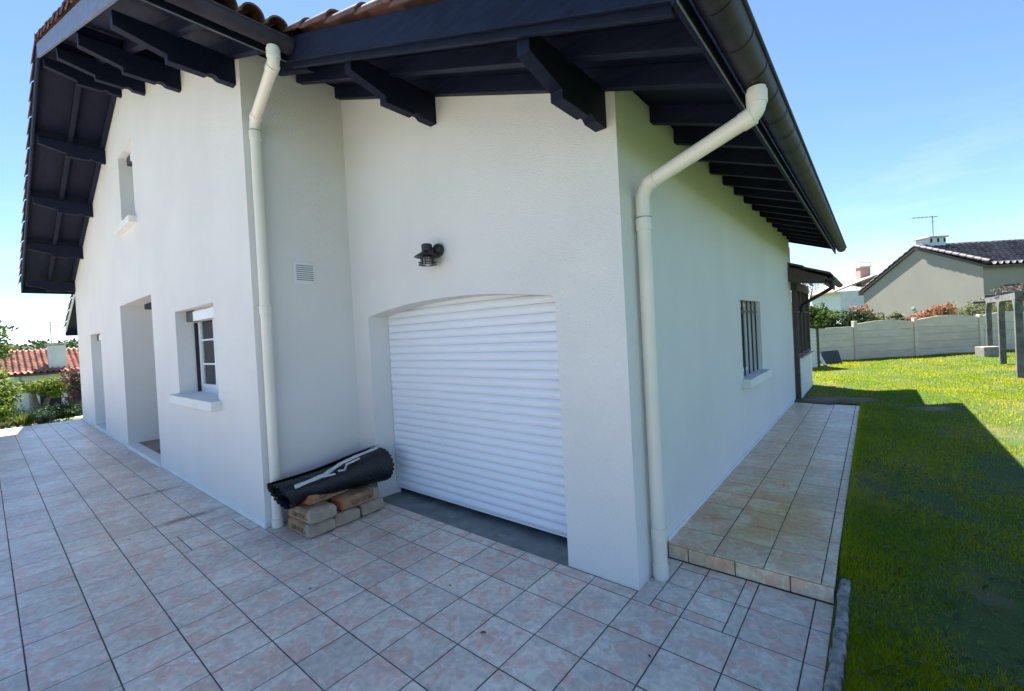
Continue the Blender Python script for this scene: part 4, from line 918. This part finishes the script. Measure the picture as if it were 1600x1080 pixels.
# right: gable house.  local frame: x = RGT (ridge), y = FWD
nh = thing('gable_house', fr(23.77, 22.0, 0), 'beige gable house with dark tiled roof beyond the concrete fence', 'house'); nh.rotation_euler = (0, 0, fang)
pk, wl_ = 3.55, 7.5; ze, zl, zp = 3.92, 3.25, 5.45
MB().add([(0, 0, -.3), (0, wl_, -.3), (0, wl_, zl), (0, pk, zp), (0, 0, ze)], [(0, 1, 2, 3, 4)]).build('gable_wall', M['nwall'], nh)
MB().add([(0, 0, -.3), (14, 0, -.3), (14, 0, ze), (0, 0, ze), (0, wl_, -.3), (14, wl_, -.3), (14, wl_, zl), (0, wl_, zl)], [(0, 1, 2, 3), (4, 5, 6, 7)]).build('long_wall', M['nwall'], nh)
nr = MB().prism([(-.32, ze - .12), (pk, zp), (wl_ + .32, zl - .12), (wl_ + .32, zl + .02), (pk, zp + .16), (-.32, ze + .02)], 'x', -.10, 14).build('roof', M['brown'], nh)
def nfield(y0, z0, y1, z1, x0, x1, pitch=.32, course=.40, amp=.11):
    v, f = tile_field(0, 1, x0, x1, lambda q: z0 + (z1 - z0) * q, pitch, course / math.hypot(y1 - y0, z1 - z0), amp, .05)
    w_ = v.copy(); w_[:, 0] = v[:, 1]; w_[:, 1] = y0 + (y1 - y0) * v[:, 0]; return w_, f
add_field('roof_tiles', [nfield(pk, zp + .20, -.42, ze + .03, -.12, 14), nfield(pk, zp + .20, wl_ + .42, zl + .03, -.12, 14)], M['ntile'], nr)
nvt = barrel(.42, .11, .13, name='verge_tile', m=M['ntile'])
for k in range(11):
    q = k / 11; y = pk + (-.4 - pk) * q; inst('verge_tile', nvt, (-.08, y, zp + .2 + (ze - zp) * q), nr, (0, math.atan2(zp - ze, pk + .4), -PI / 2))
for (a, b_, c, d) in ((1.05, 2.3, 2.2, 2.95),):
    wf = MB().box(a, b_, -.05, .02, c, d).build('window', M['brown'], nh); MB().box(a + .07, b_ - .07, -.062, -.052, c + .07, d - .07).build('pane', M['dark'], wf)
MB().box(-.02, -.005, 3.8, 4.0, 2.0, 2.12).build('wall_vent', M['fence'], nh)
ch = MB().box(.35, 1.25, pk - .5, pk + .4, zp - .2, zp + .55).build('chimney', M['white'], nr, bevel=.02); MB().box(.25, 1.35, pk - .6, pk + .5, zp + .552, zp + .63).build('chimney_cap', M['fence'], nr, bevel=.01)
for x in (.35, .75, 1.12): MB().box(x, x + .12, pk - .505, pk - .501, zp + .28, zp + .5).build('flue_slot', M['dark'], nr)
antenna('tv_antenna', fr(24.55, 25.3, zp + .1), 'tall television antenna beside the chimney of the gable house', 1.75, 1.15, fang)
# far: white house between
fh = thing('distant_house', fr(39.0, 50, .3), 'far white house with pale brown roof left of the gable house', 'house'); fh.rotation_euler = (0, 0, fang - .2)
MB().box(-1.2, 7, 0, 7, -.3, 4.3).build('wall', M['white'], fh)
fro = MB().prism([(-2.0, 4.2), (2.2, 5.7), (7.6, 4.2), (7.6, 4.35), (2.2, 5.9), (-2.0, 4.35)], 'y', -.5, 7.5).build('roof', M['brick'], fh)
MB().box(1.7, 2.7, 1.5, 2.5, 4.9, 7.0).build('chimney', M['brick'], fro, bevel=.03); MB().box(1.6, 2.8, 1.4, 2.6, 7.0, 7.12).build('chimney_cap', M['fence'], fro)
antenna('tv_antenna', fr(42.0, 51, 5.4), 'small television antenna on the far white house', 2.5, 1.6, fang + .3)

# left: red-tiled house below the terrace
lh = thing('red_roof_house', (-41, 1.5, -1.4), 'white house with red tiled roof beyond the end of the terrace', 'house')
MB().box(-3.4, 2.7, -3.2, 14, -.6, 2.15).build('wall', M['white'], lh)
lr = MB().prism([(-4, 2.3), (-.35, 3.72), (3.3, 2.3), (3.3, 2.18), (-.35, 3.6), (-4, 2.18)], 'y', -3.7, 14.5).build('roof', M['brown'], lh)
v, f = tile_field(-.35, 3.4, -3.75, 14.5, lambda x: 3.78 - .389 * (x + .35), .26, .42, .085, .04); v2, f2 = tile_field(-.35, -4.1, -3.75, 14.5, lambda x: 3.78 + .389 * (x + .35), .26, .42, .085, .04)
add_field('roof_tiles', [(v, f), (v2, f2)], M['rtile'], lr)
MB().box(2.72, 2.76, -2.2, -1.3, .0, 1.6).build('window', M['dark'], lh); MB().box(2.70, 2.74, -1.0, .0, .1, 1.9).build('door', M['brown'], lh)
MB().tube(fillet([(3.35, -3.0, 2.15), (3.35, -3.0, 1.95), (2.8, -2.6, 1.6), (2.8, -2.6, -.5)], .2), .05, 8).build('downpipe', M['antenna'], lh, True)
lc = MB().box(2.2, 2.85, -1.75, -.95, 2.0, 3.95).build('chimney', M['white'], lr, bevel=.02); MB().box(2.1, 2.95, -1.85, -.85, 4.0, 4.09).build('chimney_cap', M['fence'], lr)
for y in (-1.75, -1.03): MB().box(2.25, 2.8, y, y + .08, 3.95, 4.0).build('cap_pier', M['white'], lr)
antenna('tv_antenna', (-38.6, -.05, 1.2), 'tall thin television antenna behind the white chimney of the red-roofed house', 2.9, .9, .6)

# ------------------------------------------------------------------ left garden
def gzl(x): return gz(x, 0)
plant('yellow_green_bush', (-20.2, -3.0, gzl(-20)), [((-19.6, -2.62, .15), (.5, .42, .5), 1300), ((-19.9, -2.55, .75), (.5, .45, .5), 1300), ((-20.2, -2.75, 1.25), (.45, .45, .4), 800)], .06, M['leaf_l'], 'bright yellow-green bush at the left edge of the terrace', 'bush', seed=21)
plant('garden_tree', (-24.5, -3.3, gzl(-24)), [((-24.3, -3.2, 2.1), (.9, .8, .8), 900), ((-24.4, -2.75, 2.9), (.8, .7, .6), 500), ((-24.6, -3.4, 3.6), (.9, .7, .7), 400), ((-24.2, -2.5, 2.2), (.6, .5, .4), 260)], .09, M['leaf'], 'loose green tree rising above the bush on the left', 'tree', seed=22, stems=5, trunk_r=.08)
plant('clipped_pine', (-30.5, -1.15, gzl(-30)), [((-30.5, -1.35, .42), (.9, .9, .25), 1300), ((-30.3, -.45, .55), (.9, .9, .28), 1300), ((-30.2, -.7, .15), (.5, .6, .3), 500)], .08, M['leaf_l'], 'flat-topped clipped conifer in front of the red-roofed house', 'tree', seed=23, stems=4, trunk_r=.14)
plant('purple_shrub', (-27.5, .25, gzl(-27)), [((-27.3, .10, .1), (.8, .7, .6), 700), ((-27.4, .35, .75), (.8, .6, .6), 600), ((-27.0, -.25, .9), (.7, .5, .4), 260)], .09, M['leaf_p'], 'dark purple-leaved shrub against the corner of the house wall', 'shrub', seed=24, extra=([((-27.2, .2, .5), (.7, .6, .6), 400)], M['leaf_d']))
plant('round_dark_shrub', (-26.5, -.8, gzl(-26)), [((-26.3, -.75, -.62), (1.0, .9, .42), 2000), ((-26.0, -.2, -.6), (.8, .6, .35), 900)], .06, M['leaf_d'], 'low rounded dark green shrub in the garden bed', 'shrub', seed=25)
plant('dark_garden_hedge', (-24.8, -2.0, gzl(-25)), [((-24.8, -2.2, -.5), (1.0, .6, .45), 1300), ((-24.9, -1.6, -.65), (.8, .5, .3), 700)], .06, M['leaf_d'], 'low dark hedge behind the flower bed by the terrace', 'hedge', seed=26)
for k, (x, y, h, mm, lab) in enumerate(((-17.6, -2.15, .34, 'leaf_l', 'tufted yellow-green grass plant at the terrace edge'), (-17.7, -1.75, .22, 'leaf_v', 'pale low plant beside the grass tuft at the terrace edge'), (-17.6, -2.55, .18, 'leaf_v', 'small pale rosette at the left end of the flower bed'))):
    t = thing('bed_plant', (x, y, -.3), lab, 'plant'); mb = MB(); r = random.Random(k + 40)
    for q in range(90):
        a = r.uniform(0, 6.28); R = r.uniform(.05, .28); hh = h * r.uniform(.5, 1.25) + .2; w = .010; dx, dy = math.cos(a), math.sin(a)
        mb.add([(dx * .04 - dy * w, dy * .04 + dx * w, 0), (dx * .04 + dy * w, dy * .04 - dx * w, 0), (dx * R * .6 + dy * w, dy * R * .6 - dx * w, hh * .8), (dx * R, dy * R, hh), (dx * R * .6 - dy * w, dy * R * .6 + dx * w, hh * .8)], [(0, 1, 2, 3, 4)])
    mb.build('blades', M[mm], t)
V, F = leaves([((-17.5, -1.35 - .28 * k, -.16 + .03 * (k % 2)), (.28, .22, .13), 160) for k in range(6)], .035, 61)
tag(np_mesh('bed_groundcover', V, F, M['leaf_v']), 'pale ground cover along the flower bed edge', 'ground cover', kind='stuff')
tag(MB().box(-18.2, -16.55, -7.2, -.2, -.5, -.26).build('flower_bed', M['soil']), kind='structure')
patch_b = MB().add([(-33, .3, -1.29), (-24, -.55, -.70), (-24, .9, -.70), (-33, 2.2, -1.29)], [(0, 1, 2, 3)]).build('garden_path', M['white']); tag(patch_b, kind='structure')
# wooded hills on the skyline (left)
g = np.random.default_rng(5); mb = MB(); n = 60
for i in range(n + 1):
    a = math.radians(-120 + 60 * i / n); 
    for (r, h) in ((150, -3), (190, 2.0), (230, 5.6), (300, 3)):
        hh = h + (1.0 * math.sin(i * .9) + .6 * math.sin(i * 2.3 + 1)) * (1 if h > 0 else 0); mb.v.append((CAM.x + r * math.sin(a), CAM.y + r * math.cos(a), hh))
mb.f = [(i * 4 + j, (i + 1) * 4 + j, (i + 1) * 4 + j + 1, i * 4 + j + 1) for i in range(n) for j in range(3)]; mb.mi = [0] * len(mb.f)
tag(mb.build('hill', M['hill'], None, True), kind='structure')
cl = []
for k in range(260):
    a = math.radians(g.uniform(-112, -72)); r = g.uniform(170, 240); h = 1.0 + (r - 170) / 60 * 4.2; cl.append(((CAM.x + r * math.sin(a), CAM.y + r * math.cos(a), h + 1), (3.4, 3.4, g.uniform(1.0, 2.2)), 70))
V, F = leaves(cl, .8, 71); tag(np_mesh('far_wood', V, F, M['leaf_d']), 'far wooded ridge on the skyline', 'wood', kind='stuff')
